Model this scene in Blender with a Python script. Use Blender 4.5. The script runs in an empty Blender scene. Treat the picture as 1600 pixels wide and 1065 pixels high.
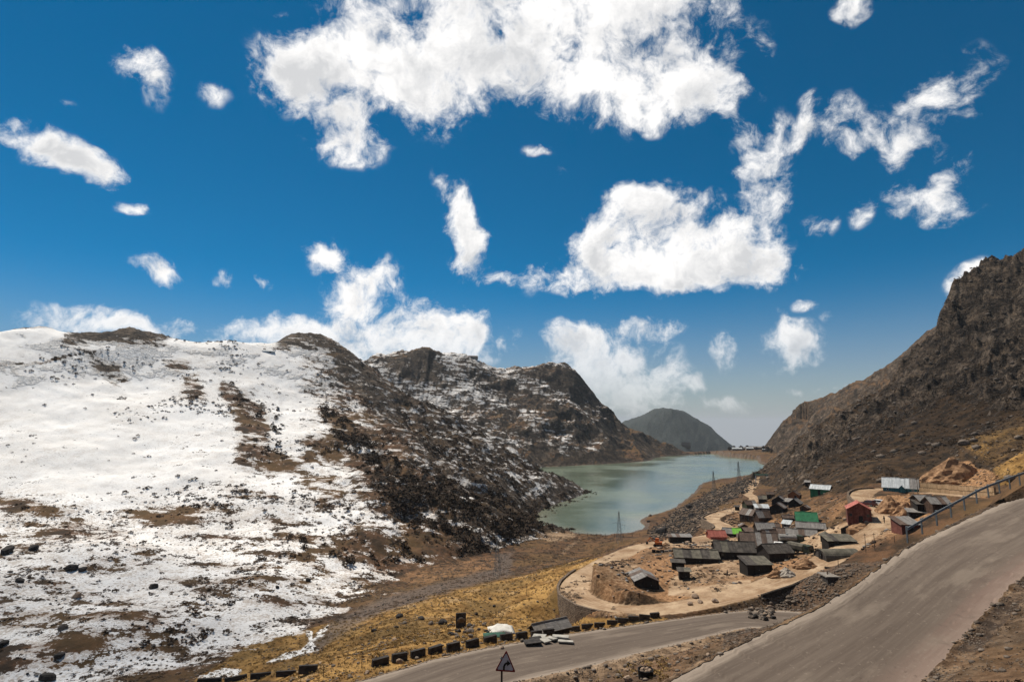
import bpy, bmesh, math, random
import numpy as np
from mathutils import Vector, Matrix
R = math.radians
random.seed(7); rng = np.random.default_rng(11)
S = bpy.context.scene
COL = S.collection

# ------------------------------------------------------------------ camera
HAZE_D = 0.55e-4
CAMZ = 56.0; FPX = 889.0; HORY = 660.0
PITCH = math.atan((HORY - 532.5) / FPX)
cd = bpy.data.cameras.new('camera'); cam = bpy.data.objects.new('camera', cd); COL.objects.link(cam)
cd.sensor_width = 36.0; cd.lens = 36.0 * FPX / 1600.0; cd.clip_start = 0.2; cd.clip_end = 60000
cam.location = (0, 0, CAMZ); cam.rotation_euler = (math.pi / 2 + PITCH, 0, 0)
S.camera = cam

# ------------------------------------------------------------------ sun, sky, exposure
SUN_AZ, SUN_EL = R(-42), R(56)          # azimuth measured from +Y towards +X
sv = Vector((math.sin(SUN_AZ) * math.cos(SUN_EL), math.cos(SUN_AZ) * math.cos(SUN_EL), math.sin(SUN_EL)))
sl = bpy.data.lights.new('sun', 'SUN'); sl.energy = 4.9; sl.angle = R(0.55); sl.color = (1.0, 0.93, 0.82)
so = bpy.data.objects.new('sun', sl); COL.objects.link(so)
so.rotation_euler = sv.to_track_quat('Z', 'Y').to_euler()
S.view_settings.view_transform = 'Standard'; S.view_settings.look = 'None'
S.view_settings.exposure = 0.28; S.view_settings.gamma = 1.0
S.view_settings.use_curve_mapping = False
S.cycles.use_denoising = True
S.cycles.max_bounces = 6; S.cycles.diffuse_bounces = 2; S.cycles.volume_bounces = 1
S.cycles.transparent_max_bounces = 8

# pixel of the photograph -> direction / point
CP, SP = math.cos(PITCH), math.sin(PITCH)
def ray(px, py):
    u = (px - 800.0) / FPX; v = -(py - 532.5) / FPX
    return np.array([u, CP - v * SP, SP + v * CP])
def at_y(px, py, Y):
    d = ray(px, py); return d * (Y / d[1]) + np.array([0, 0, CAMZ])
def at_z(px, py, z):
    d = ray(px, py); return d * ((z - CAMZ) / d[2]) + np.array([0, 0, CAMZ])
def project(x, y, z):
    zc = z - CAMZ; fw = y * CP + zc * SP; up = -y * SP + zc * CP
    fw = np.maximum(fw, 1e-3)
    return 800 + FPX * x / fw, 532.5 - FPX * up / fw

# ------------------------------------------------------------------ node helper
class NT:
    def __init__(s, tree):
        s.t = tree; tree.nodes.clear()
    def n(s, typ, **kw):
        nd = s.t.nodes.new(typ)
        for k, v in kw.items(): setattr(nd, k, v)
        return nd
    def put(s, sock, v):
        if v is None: return
        if isinstance(v, bpy.types.NodeSocket): s.t.links.new(v, sock)
        elif isinstance(v, (tuple, list)):
            sock.default_value = tuple(v) + ((1.0,) if len(sock.default_value) == 4 and len(v) == 3 else ())
        else:
            try: sock.default_value = v
            except TypeError: sock.default_value = (v,) * len(sock.default_value)
    def m(s, op, a, b=None, c=None):
        nd = s.n('ShaderNodeMath', operation=op)
        for i, v in enumerate((a, b, c)): s.put(nd.inputs[i], v)
        return nd.outputs[0]
    def vm(s, op, a, b=None, out=0):
        nd = s.n('ShaderNodeVectorMath', operation=op)
        s.put(nd.inputs[0], a); s.put(nd.inputs[1], b)
        return nd.outputs[out]
    def scale(s, a, k):
        nd = s.n('ShaderNodeVectorMath', operation='SCALE'); s.put(nd.inputs[0], a); s.put(nd.inputs[3], k)
        return nd.outputs[0]
    def mix(s, f, a, b, blend='MIX'):
        nd = s.n('ShaderNodeMix', data_type='RGBA', blend_type=blend)
        s.put(nd.inputs[0], f); s.put(nd.inputs[6], a); s.put(nd.inputs[7], b)
        return nd.outputs[2]
    def sm(s, v, lo, hi, a=0.0, b=1.0, kind='SMOOTHSTEP'):
        nd = s.n('ShaderNodeMapRange', interpolation_type=kind)
        s.put(nd.inputs[0], v); s.put(nd.inputs[1], lo); s.put(nd.inputs[2], hi); s.put(nd.inputs[3], a); s.put(nd.inputs[4], b)
        return nd.outputs[0]
    def noise(s, vec, scale, detail=5, rough=0.55, dist=0.0, out=0, lac=2.0):
        nd = s.n('ShaderNodeTexNoise')
        s.put(nd.inputs['Vector'], vec); s.put(nd.inputs['Scale'], scale); s.put(nd.inputs['Detail'], detail)
        s.put(nd.inputs['Roughness'], rough); s.put(nd.inputs['Distortion'], dist); s.put(nd.inputs['Lacunarity'], lac)
        return nd.outputs[out]
    def vor(s, vec, scale, feature='F1', out=0, rnd=1.0):
        nd = s.n('ShaderNodeTexVoronoi', feature=feature)
        s.put(nd.inputs['Vector'], vec); s.put(nd.inputs['Scale'], scale); s.put(nd.inputs['Randomness'], rnd)
        return nd.outputs[out]
    def map(s, vec, loc=(0, 0, 0), rot=(0, 0, 0), sc=(1, 1, 1), typ='POINT'):
        nd = s.n('ShaderNodeMapping', vector_type=typ); s.put(nd.inputs[0], vec)
        s.put(nd.inputs[1], loc); s.put(nd.inputs[2], rot); s.put(nd.inputs[3], sc)
        return nd.outputs[0]
    def attr(s, name):
        nd = s.n('ShaderNodeAttribute'); nd.attribute_name = name
        return nd
    def sep(s, v):
        nd = s.n('ShaderNodeSeparateXYZ'); s.put(nd.inputs[0], v); return nd.outputs
    def bump(s, h, strength, dist, normal=None):
        nd = s.n('ShaderNodeBump'); s.put(nd.inputs['Height'], h); nd.inputs['Strength'].default_value = strength
        nd.inputs['Distance'].default_value = dist
        if normal is not None: s.put(nd.inputs['Normal'], normal)
        return nd.outputs[0]
    def bsdf(s, col, rough=0.9, normal=None, spec=0.2, metal=0.0, out=True):
        nd = s.n('ShaderNodeBsdfPrincipled')
        s.put(nd.inputs['Base Color'], col); s.put(nd.inputs['Roughness'], rough)
        nd.inputs['Specular IOR Level'].default_value = spec; s.put(nd.inputs['Metallic'], metal)
        if normal is not None: s.put(nd.inputs['Normal'], normal)
        if out:
            o = s.n('ShaderNodeOutputMaterial'); s.t.links.new(nd.outputs[0], o.inputs[0])
        return nd

def material(name):
    m = bpy.data.materials.new(name); m.use_nodes = True
    return m, NT(m.node_tree)

# ------------------------------------------------------------------ world: Nishita sky and cumulus
W = bpy.data.worlds.new('World'); S.world = W; W.use_nodes = True
w = NT(W.node_tree)
dirv = w.n('ShaderNodeTexCoord').outputs['Generated']
dirv = w.vm('NORMALIZE', dirv)
dx, dy, dz = w.sep(dirv)
cmb = w.n('ShaderNodeCombineXYZ'); w.put(cmb.inputs[0], dx); w.put(cmb.inputs[1], dy); w.put(cmb.inputs[2], w.m('MAXIMUM', dz, 0.004))
sky = w.n('ShaderNodeTexSky', sky_type='NISHITA'); sky.sun_disc = False
sky.sun_elevation = SUN_EL; sky.sun_rotation = SUN_AZ; sky.altitude = 3700; sky.air_density = 1.0; sky.dust_density = 1.2; sky.ozone_density = 2.2
w.put(sky.inputs[0], cmb.outputs[0])
hsv = w.n('ShaderNodeHueSaturation'); hsv.inputs['Hue'].default_value = 0.478; hsv.inputs['Saturation'].default_value = 1.75; hsv.inputs['Value'].default_value = 1.0
w.put(hsv.inputs['Color'], sky.outputs[0])
skycol = w.mix(1.0, hsv.outputs[0], (0.10, 0.94, 1.04), 'MULTIPLY')
skycol = w.mix(w.m('MULTIPLY', w.m('POWER', w.sm(dz, 0.27, -0.02), 1.5), 0.95), skycol, (5.2, 5.15, 5.0))

LOBES = [ # photo px, py, rx, ry, rotation, weight
 (560,120,150,85,0,1),(650,50,150,95,0,1.1),(470,110,85,50,20,.8),(540,205,75,50,-10,.9),(740,70,130,110,0,.8),(690,150,120,70,0,.7),(900,60,140,95,0,1),
 (1050,90,130,110,0,1.2),(1125,150,60,85,0,.8),(960,155,110,55,0,.7),(830,120,90,70,0,.55),(820,5,160,50,0,.8),(1000,5,140,60,0,1),
 (1192,250,58,70,0,1.0),(1205,312,36,32,0,.7),(1310,215,70,60,0,.72),(1415,225,52,66,0,.8),(1465,150,60,45,40,.55),(1510,105,35,35,0,.5),(1510,240,20,25,0,.45),
 (1455,320,85,45,0,1.0),(1470,275,30,40,0,.8),(1265,180,18,45,10,.5),(1285,355,32,20,0,.7),(1350,340,20,25,0,.5),
 (935,395,85,70,0,1.1),(1000,345,95,60,15,1.1),(1095,385,130,70,0,1.3),(900,443,58,28,0,.9),(1180,418,75,38,0,1.0),(1020,432,150,30,0,.9),(830,430,35,35,0,.45),(970,300,50,30,0,.7),
 (708,318,36,46,0,.8),(722,360,36,40,0,.7),(738,405,38,42,0,.8),(775,440,38,22,0,.7),(680,265,15,20,0,.45),
 (950,572,110,62,0,1.2),(1015,512,60,18,0,.8),(895,530,45,28,0,.9),(1000,610,110,50,0,.9),(950,630,90,40,0,.7),(1090,600,18,15,0,.6),
 (505,405,42,30,30,.9),(555,460,70,40,35,.9),(640,520,130,55,10,1.1),(730,535,85,40,0,.9),(430,518,90,32,0,1.0),(545,545,110,35,0,.7),(290,515,120,30,0,.95),(120,492,80,26,0,.9),(200,510,60,18,0,.7),(600,440,35,30,20,.5),
 (212,105,42,38,0,.85),(245,140,22,40,-25,.5),(30,205,60,28,0,.95),(80,228,60,30,0,1.0),(125,252,50,28,0,1.0),(160,272,40,24,0,1.0),(208,322,36,14,0,.6),(250,425,56,24,0,.85),(340,432,32,18,0,.75),(412,436,18,20,0,.6),
 (1242,538,52,36,0,1.1),(1225,498,15,20,0,.5),(1135,548,24,28,0,.7),(1140,626,58,13,0,.8),(1253,611,34,13,0,.75),(1305,606,40,12,10,.5),(1210,578,28,12,0,.5),(1520,445,58,30,35,1.0),
 (1332,15,32,28,-30,.75),(1265,480,20,12,0,.5),(1298,500,14,10,0,.45),(441,25,16,14,0,.6),(850,240,34,13,0,.45),(880,275,14,12,0,.4),(330,150,30,20,0,.35),(1500,190,20,16,0,.4),(100,160,16,12,0,.35),
]
warp1 = w.noise(dirv, 7.0, 3, 0.6, out=1)
warp = w.scale(w.vm('SUBTRACT', warp1, (0.5, 0.5, 0.5)), 0.075)
dw = w.vm('ADD', dirv, warp)
# flat chart of the sky around the direction of the lake (stereographic, in world directions)
CF = Vector(ray(800, 430)).normalized(); CX = Vector((1, 0, 0)); CU = CX.cross(CF).normalized()
def chart(d):
    d = Vector(d).normalized(); k = 1 + d.dot(CF); return d.dot(CX) / k, d.dot(CU) / k
kk = w.m('MAXIMUM', w.m('ADD', 1.0, w.vm('DOT_PRODUCT', dw, tuple(CF), out=1)), 0.02)
qv = w.n('ShaderNodeCombineXYZ'); w.put(qv.inputs[0], w.m('DIVIDE', w.vm('DOT_PRODUCT', dw, tuple(CX), out=1), kk)); w.put(qv.inputs[1], w.m('DIVIDE', w.vm('DOT_PRODUCT', dw, tuple(CU), out=1), kk))
qv = qv.outputs[0]
lob2 = []
for (px, py, rx, ry, rot, wt) in LOBES:
    if rot == 0 or abs(rx - ry) < 8: lob2.append((px, py, rx, ry, wt)); continue
    big_, sml = max(rx, ry), min(rx, ry); an = R(rot) if rx >= ry else R(rot + 90); n_ = 2 if big_ < 2.2 * sml else 3
    for i in range(n_):
        o_ = (i - (n_ - 1) / 2) * (big_ - sml) * (1.1 if n_ == 2 else 0.8)
        lob2.append((px + o_ * math.cos(an), py - o_ * math.sin(an), sml * 1.15, sml * 1.0, wt * 0.85))
cov = None
for (px, py, rx, ry, wt) in lob2:
    cx, cy = chart(ray(px, py)); ex, _ = chart(ray(px + rx, py)); _, ey = chart(ray(px, py - ry))
    ra, rb = 1.22 * abs(ex - cx), 1.22 * abs(ey - cy)
    nd = w.n('ShaderNodeVectorMath', operation='MULTIPLY_ADD'); w.put(nd.inputs[0], qv); nd.inputs[1].default_value = (1 / ra, 1 / rb, 0); nd.inputs[2].default_value = (-cx / ra, -cy / rb, 0)
    v = w.m('MULTIPLY_ADD', w.vm('LENGTH', nd.outputs[0], out=1), -wt, wt)
    v = w.m('MAXIMUM', v, 0.0)
    cov = v if cov is None else w.m('ADD', cov, v)
cov = w.m('MINIMUM', w.m('MULTIPLY', cov, 0.82), 0.86)
# the same kind of cloud goes on outside the view
gen = w.sm(w.noise(dirv, 2.3, 3, 0.5), 0.52, 0.72, 0.0, 0.9)
front = w.sm(w.vm('DOT_PRODUCT', dirv, tuple(Vector(ray(800, 430)).normalized()), out=1), 0.60, 0.72)
gen = w.m('MULTIPLY', gen, w.m('SUBTRACT', 1.0, front))
gen = w.m('MULTIPLY', gen, w.sm(dz, 0.02, 0.15))
cov = w.m('ADD', cov, gen)
f1 = w.noise(dw, 10.0, 10, 0.64)
f2 = w.noise(dw, 30.0, 6, 0.68)
fb = w.m('ADD', w.m('MULTIPLY', w.m('SUBTRACT', f1, 0.5), 3.1), w.m('MULTIPLY', w.m('SUBTRACT', f2, 0.5), 1.5))
dens_raw = w.m('ADD', cov, fb)
alpha = w.sm(dens_raw, 0.12, 0.95)
alpha = w.m('MULTIPLY', alpha, w.sm(cov, 0.01, 0.20))
# light from the upper side: compare the billows with those a little nearer the sun
off = w.vm('ADD', dw, tuple(Vector((-0.012, 0.0, 0.030))))
f1o = w.noise(off, 10.0, 6, 0.62)
lit = w.m('MULTIPLY', w.m('SUBTRACT', f1, f1o), 2.4)
soft = w.noise(w.vm('ADD', dirv, (3.1, 1.7, 0.4)), 7.5, 5, 0.55)
thick = w.sm(dens_raw, 0.5, 1.3)
shade = w.m('ADD', w.m('SUBTRACT', 0.98, w.m('MULTIPLY', thick, w.sm(soft, 0.40, 0.64, 0.03, 0.58))), lit)
shade = w.m('MINIMUM', w.m('MAXIMUM', shade, 0.40), 1.05)
ccol = w.mix(shade, (0.40, 0.42, 0.45), (0.98, 0.965, 0.95))
# low clouds sink into the pale air over the valley
low = w.sm(dz, 0.0, 0.20, 0.45, 1.0)
alpha = w.m('MULTIPLY', alpha, low)
b1 = w.n('ShaderNodeBackground'); w.put(b1.inputs[0], skycol); b1.inputs[1].default_value = 0.062
b2 = w.n('ShaderNodeBackground'); w.put(b2.inputs[0], ccol); b2.inputs[1].default_value = 0.90
ms = w.n('ShaderNodeMixShader'); w.put(ms.inputs[0], alpha)
W.node_tree.links.new(b1.outputs[0], ms.inputs[1]); W.node_tree.links.new(b2.outputs[0], ms.inputs[2])
wo = w.n('ShaderNodeOutputWorld'); W.node_tree.links.new(ms.outputs[0], wo.inputs[0])
W.cycles.sampling_method = 'MANUAL'; W.cycles.sample_map_resolution = 512

# ------------------------------------------------------------------ noise on arrays
def _h(xi, yi, seed):
    h = (xi.astype(np.int64) * 374761393 + yi.astype(np.int64) * 668265263 + seed * 974711) & 0xffffffff
    h = ((h ^ (h >> 13)) * 1274126177) & 0xffffffff
    return (h ^ (h >> 16)) & 0xffff
def perlin(x, y, seed=0):
    x0 = np.floor(x); y0 = np.floor(y); fx = x - x0; fy = y - y0
    u = fx * fx * fx * (fx * (fx * 6 - 15) + 10); v = fy * fy * fy * (fy * (fy * 6 - 15) + 10)
    def g(ix, iy, ax, ay):
        a = _h(ix, iy, seed) * (2 * math.pi / 65536.0)
        return np.cos(a) * ax + np.sin(a) * ay
    a = g(x0, y0, fx, fy); b = g(x0 + 1, y0, fx - 1, fy); c = g(x0, y0 + 1, fx, fy - 1); d = g(x0 + 1, y0 + 1, fx - 1, fy - 1)
    return (a + u * (b - a)) * (1 - v) + (c + u * (d - c)) * v
def fbm(x, y, size, octv=5, seed=0, gain=0.5, ridged=False):
    o = np.zeros_like(x); amp = 1.0; f = 1.0 / size; tot = 0
    for i in range(octv):
        n = perlin(x * f + 17.3 * i, y * f - 9.1 * i, seed + i) * 1.5
        if ridged: n = 1.0 - 2.0 * np.abs(n)
        o += amp * n; tot += amp; amp *= gain; f *= 2.03
    return o / tot
def sstep(a, b, v):
    t = np.clip((v - a) / (b - a), 0, 1); return t * t * (3 - 2 * t)

# ------------------------------------------------------------------ layers of relief: scattered heights -> smooth surface
class Layer:
    def __init__(s, pts, soft=0.05, minc=0.4):
        P = np.array(pts, float); s.c = P[:, :2]; z = P[:, 2]; n = len(P)
        s.soft = np.maximum(soft * np.hypot(P[:, 0], P[:, 1]), minc)
        D = np.sqrt(((s.c[:, None] - s.c[None]) ** 2).sum(2) + s.soft[None] ** 2)
        A = np.zeros((n + 1, n + 1)); A[:n, :n] = D + 0 * np.eye(n); A[:n, n] = 1; A[n, :n] = 1
        s.w = np.linalg.lstsq(A, np.append(z, 0), rcond=None)[0]
    def __call__(s, x, y):
        o = np.full(x.shape, s.w[-1])
        for (cx, cy), k, sf in zip(s.c, s.w[:-1], s.soft):
            o += k * np.sqrt((x - cx) ** 2 + (y - cy) ** 2 + sf * sf)
        return o
def PY(lst): return [tuple(at_y(*p)) for p in lst]
def PZ(lst): return [tuple(at_z(*p)) for p in lst]
def behind(lst, dist, drop):
    o = []
    for p in lst:
        q = at_y(*p); n = np.hypot(q[0], q[1]); o.append((q[0] * (1 + dist / n), q[1] * (1 + dist / n), q[2] - drop))
    return o

base_pts = PZ([ # px, py, z
 # lower-left valley floor and its stream
 (0,1062,7),(100,1047,7),(200,1035,7.5),(300,1012,7.5),(400,985,7.5),(430,1030,11),(490,992,8.5),(480,1012,10.5),(540,1000,13.5),(560,925,6),(560,960,8),
 (620,965,13.5),(640,905,5),(700,892,5),(700,935,12),(780,905,8.5),(780,925,11.5),(870,885,9.5),(930,869,8.5),(780,870,3.2),(800,856,2.6),(850,880,5),(880,850,1.6),(850,838,0.9),(940,846,1.6),(960,858,4),(920,840,0.8),
 # yellow slope under the lower road
 (800,945,21),(700,980,25.5),(850,940,21),(760,965,25),(600,1010,27.5),(500,1040,31),(850,975,27.5),(830,900,12),(858,913,15.0),(861,937,16.4),(875,957,17.3),(900,972,18.3),(930,978,19.4),
 # settlement shelf
 (1000,850,19.5),(940,878,19.5),(888,908,19.5),(880,930,20),(930,955,21),(1060,945,22.2),(1170,928,24),(1010,915,22),(1040,890,22),(1090,870,21.4),(1100,905,22.6),(1140,905,23.2),
 (1190,898,24.4),(1250,897,26),(1330,858,29.3),(1400,820,32),(1370,795,33),(1335,775,33.2),(1350,763,34),(1410,768,34.2),(1480,775,35.5),(1290,850,26.5),(1217,855,23),(1265,838,25),(1150,865,22),
 (1070,848,19.6),(1130,845,19.5),(1180,848,21.5),(1230,830,23),(1300,822,27),(1345,815,31.5),(1290,800,26.5),(1395,788,33.2),(1420,795,34),(1450,800,36),(1430,815,35.5),
 (1205,805,20.5),(1165,812,18),(1240,790,23.5),(1220,782,23),(1190,795,19),(1280,772,27.5),(1300,785,28),(1312,775,29.5),(1150,805,16.5),
 # shore right
 (1060,835,8),(1050,815,4),(1030,828,4.5),(1090,800,8),(1090,825,13),(1130,778,9),(1130,800,14),(1160,770,13),(1180,750,12),(1172,760,12.5),(1180,778,14.5),(1165,785,14.8),(980,846,6),(1020,838,7),
])
base_pts += [ # near hillside, roads' banks and hidden ground, metres
 (0,0,54.3),(10,5,53.6),(-10,6,52),(0,12,49.5),(15,14,50),(-25,12,43.5),(-40,5,46),(30,18,52.5),(30,5,58),(50,25,53.5),(70,35,54),(90,60,53),(28,25.5,48.2),(22,21,47.6),(36,32,49.4),
 (-0.5,28,41.6),(6,32,41.2),(10,35.5,41.5),(16,40,41.8),(22,42,42.4),(27,46,43.9),(30,50,43.4),(33,53.5,41.8),(29,54,40.2),(34.6,50,46.1),(40,53,46.8),(47,58,48),(58,66,49.4),(66,74,50.4),(34,56,40),(44,66,38.5),(56,77,38),(70,90,38),(80,104,35),(42,98,21.8),(50,100,22.8),(36,96,21.2),(56,104,24),
 (26,60,36),(36,68,34.5),(45,90,28.5),(60,107,27.3),(66,106,28.8),(62,98,27.8),(73,104,31),(54,100,25.8),(34,76,29),(20,70,30),(16,85,25.5),(26,90,26),(8,60,33.5),(-2,52,35.5),(-9,46,36),(-17,41,36.5),(-26,39,35.5),(-40,36,36),(-30,55,28),(-50,60,23),(-80,60,20),(-45,85,14),(-90,85,9),
 (92,96,43),(84,128,34),(110,120,43),
 (-140,60,22),(-160,110,8),(-250,150,10),(-100,20,40),(-200,20,40),(100,20,60),(200,80,70),
 (300,350,15),(150,330,12),(330,560,5),(390,800,4),(500,900,10),(700,1000,0),(-300,400,0),(-400,900,0),(-100,700,-8),(0,560,-4),
 (380,1060,5),(430,1060,7),(480,1080,9),(340,1060,3),(330,1150,-10),(450,1180,-20),(600,1500,-60),(300,1500,-70),(0,1300,-30),(-500,2000,-80),(600,2600,-120),(1500,2500,-80),
 (-1500,1500,0),(2000,9000,-190),(-4000,9000,-190),(9000,9000,-190),(0,20000,-190),(-16000,12000,-190),(16000,12000,-190),(0,30000,-190),
]
L2sky = [(-260,515,320),(-150,520,335),(0,523,350),(60,519,365),(120,533,385),(200,526,400),(260,534,415),(320,537,430),(390,541,450),(440,534,480),(475,531,500),(500,533,500),(545,556,500),(600,598,495),(650,632,500),(700,655,500),(745,680,495),(780,697,490),(830,731,480),(880,757,469)]
L2p = PY(L2sky) + PY([(0,1045,118),(150,1028,124),(300,1004,133),(400,972,148),(480,937,166),(560,902,191),(620,882,208),(700,867,232),(790,850,262),(832,828,296),
 (834,806,341),(870,785,398),(918,767.6,461),(0,900,165),(0,800,205),(0,700,250),(0,600,300),(200,950,150),(200,850,195),(200,750,250),(200,650,310),(200,580,360),
 (400,900,180),(400,800,235),(400,700,300),(400,620,370),(520,850,215),(520,760,275),(520,670,350),(510,600,430),(620,820,250),(620,750,300),(620,680,370),(560,640,420),
 (720,810,280),(720,740,360),(680,700,420),(790,800,322),(800,760,385),(760,720,440),(-150,1055,114),(-150,850,180),(-150,700,240),(-260,1060,105),(-260,700,230)])
L2p += behind(L2sky, 60, 35) + behind(L2sky, 170, 120) + [(-60,95,-12),(-100,85,-12),(-10,175,-12),(8,248,-6),(45,322,-6),(85,400,-8),(100,465,-10),(90,520,-30),(-200,60,-12),(40,560,-50),(150,600,-90),(150,300,-60),(100,150,-60),(50,60,-50)]
L3sky = [(330,600,830),(480,580,850),(565,566,880),(600,556,890),(640,550,900),(662,547,900),(690,553,910),(720,556,915),(760,569,930),(810,576,950),(840,572,965),(870,572,980),(903,585,980),(925,618,975),(960,645,975),(1000,669,980),(1040,690,1000),(1072,699,1010),(1105,707,1022)]
L3p = PY(L3sky) + PY([(850,729,722),(900,727,745),(950,724,778),(1016,716.5,885),(1045,712,957),(800,733,700),(720,740,680),(800,660,815),(860,690,780),(900,650,865),(720,640,800),(960,692,880),(650,620,820),(600,620,790),(880,610,930),(800,615,885),(700,590,865),(480,640,780),(1000,700,920)])
L3p += behind(L3sky, 90, 45) + behind(L3sky, 300, 170) + [(30,640,-20),(130,700,-20),(230,800,-25),(330,930,-30),(410,1060,-40),(-200,600,-10),(300,600,-120),(600,900,-150),(500,1200,-150)]
L4sky = [(1186,741,505),(1220,714,470),(1255,687,440),(1290,659,420),(1340,629,400),(1400,588,390),(1442,545,385),(1474,512,375),(1482,490,372),(1506,478,372),(1516,455,370),(1545,424,370),(1600,404,360),(1680,372,350),(1800,340,340),(2000,330,330)]
L4p = PY(L4sky) + PY([(1180,750,440),(1205,772,300),(1240,764,262),(1290,752,240),(1340,745,222),(1440,745,206),(1520,738,190),(1600,722,165),(1700,720,150),(1850,720,130),
 (1250,725,370),(1330,702,305),(1420,692,270),(1500,682,240),(1600,665,205),(1420,640,330),(1500,602,310),(1550,560,312),(1600,600,262),(1500,540,345),(1600,500,322),(1560,640,250),(1720,650,190),(1720,520,280)])
L4p += behind(L4sky, 60, 30) + behind(L4sky, 200, 140) + [(130,370,-15),(110,320,-10),(95,255,0),(100,200,8),(115,165,15),(125,140,20),(140,100,25),(160,70,28),(150,480,-20),(180,540,-40),(60,100,-20),(40,200,-25),(0,400,-80),(200,620,-80),(40,60,-20),(30,40,-20),(60,62,-10),(20,20,-30),(75,85,0),(0,0,-40),(60,30,-20),(-60,100,-60),(55,80,-10)]
L5sky = [(1197,702,950),(1202,687,935),(1232,656,900),(1300,619,850),(1400,561,800),(1440,533,785),(1470,506,770),(1560,450,740),(1700,400,700)]
L5p = PY(L5sky) + PY([(1210,711,900),(1215,722,680),(1240,700,760),(1300,680,700),(1400,640,660)])
L5p += behind(L5sky, 120, 60) + [(350,1000,-40),(330,900,-20),(300,760,-25),(270,640,-30),(240,560,-40),(380,1120,-60),(200,300,-80),(0,600,-150),(0,1200,-200)]
L6sky = [(900,676,2150),(975,659,2200),(1010,647,2250),(1050,643,2300),(1066,645,2290),(1090,660,2270),(1120,681,2240),(1150,703,2200),(1180,720,2180)]
L6p = PY(L6sky) + behind(L6sky, 400, 150) + behind(L6sky, -350, 110) + behind(L6sky, -700, 220) + [(1500,2200,-250),(-800,2200,-100)]

LAY = [Layer(base_pts, 0.06, 1.0), Layer(L2p, 0.06, 4), Layer(L3p, 0.03, 8), Layer(L4p, 0.03, 4), Layer(L5p, 0.03, 8), Layer(L6p, 0.03, 20)]

# ------------------------------------------------------------------ lake outline
lake_px = [(918,768),(905,775),(878,784),(850,793),(836,804),(833,815),(836,826),(848,829),(862,826),(885,829),(905,834),(950,837),(985,836),(1004,831),(1010,823),(1000,816),(1010,809),(1030,806),(1052,799),(1060,793),(1085,783),(1098,770),(1112,765),(1130,758),(1150,752),(1172,745),(1190,737),(1199,727),(1186,723),(1185,718),(1160,716),(1135,712.5),(1121,709.5),(1111,708.6),(1080,710),(1045,712),(1022,715),(1017,719),(1000,721),(960,723.5),(900,727),(850,729),(838,733)]
lake = [tuple(at_z(a, b, 0.0)[:2]) for a, b in lake_px] + [(-40, 660), (-30, 600), (10, 540), (45, 490)]
LK = np.array(lake)
def poly_sd(x, y, P):                    # signed distance, positive outside
    d = np.full(x.shape, 1e18); inside = np.zeros(x.shape, bool); n = len(P)
    for i in range(n):
        ax, ay = P[i]; bx, by = P[(i + 1) % n]; ex, ey = bx - ax, by - ay
        t = np.clip(((x - ax) * ex + (y - ay) * ey) / (ex * ex + ey * ey), 0, 1)
        d = np.minimum(d, (x - ax - t * ex) ** 2 + (y - ay - t * ey) ** 2)
        cr = ((ay > y) != (by > y)) & (x < ex * (y - ay) / (ey if ey else 1e-9) + ax)
        inside ^= cr
    d = np.sqrt(d); return np.where(inside, -d, d)

# ------------------------------------------------------------------ the grid (fine near, coarse far)
NA = 1150
az = np.radians(np.linspace(-54, 54, NA))
seg = [(3.0, 22, 40), (22, 62, 190), (62, 270, 265), (270, 620, 180), (620, 1150, 120), (1150, 2500, 45), (2500, 30000, 18)]
rr = np.concatenate([np.geomspace(a, b, n, endpoint=False) for a, b, n in seg] + [[30000.0]])
NR = len(rr)
AZ, RR = np.meshgrid(az, rr)             # rows = distance
GX = RR * np.sin(AZ); GY = RR * np.cos(AZ)
x = GX.ravel(); y = GY.ravel()
hs = [L(x, y) for L in LAY]
far = np.hypot(x, y)
hs[0] = np.where(far > 1400, -20 - 1250 * sstep(1400, 6000, far), hs[0])
for k_, Rk in ((1, 900), (2, 1450), (3, 800), (4, 1350), (5, 3200)): hs[k_] = hs[k_] - 2.0 * np.maximum(far - Rk, 0)
# roughness of each layer
rock_n = fbm(x, y, 70, 6, 3, 0.52, True); med_n = fbm(x, y, 26, 6, 9, 0.55); fine_n = fbm(x, y, 6, 4, 21, 0.55)
crag = fbm(x * 0.8 + y * 0.35, y * 0.9 - x * 0.3, 40, 7, 31, 0.62, True)
ppx0, ppy0 = project(x, y, hs[1])
steep2 = sstep(420, 640, ppx0) * sstep(900, 800, ppy0)
top2 = sstep(585, 540, ppy0)
hs[1] = hs[1] + 5.0 * fbm(x, y, 60, 4, 123) * sstep(118, 190, far) + (0.6 + 2.0 * steep2) * med_n * 1.5 + (0.15 + 1.6 * steep2 + 0.8 * top2) * 3.0 * rock_n + steep2 * 3.2 * crag * sstep(115, 260, far) + 0.25 * fine_n
def bumpc(cx, cy, Y, wpx, hpx):          # a rocky knob on a crest
    q = at_y(cx, cy, Y); m_ = Y / FPX
    d = np.sqrt(((x - q[0]) / (wpx * m_)) ** 2 + ((y - q[1]) / (wpx * m_ * 1.3)) ** 2)
    return hpx * m_ * sstep(1.0, 0.55, d)
jag = fbm(x, y, 13, 4, 401, .6, True)
knob = bumpc(458, 524, 490, 32, 3) + bumpc(490, 526, 500, 32, 3) + bumpc(160, 526, 392, 55, 4) + bumpc(60, 519, 365, 34, 4) + bumpc(225, 528, 405, 42, 5)
knob3 = bumpc(660, 543, 900, 24, 1.5) + bumpc(672, 545, 905, 20, 1.5)
hs[1] += knob * (0.35 + 1.0 * jag)
hs[2] += 11 * (rock_n - .4) + 7 * fbm(x, y, 150, 4, 77, 0.5) + 3.0 * med_n + knob3 * (0.3 + 1.0 * rock_n + .3 * jag) + 3.0 * (jag - .4)
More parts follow.
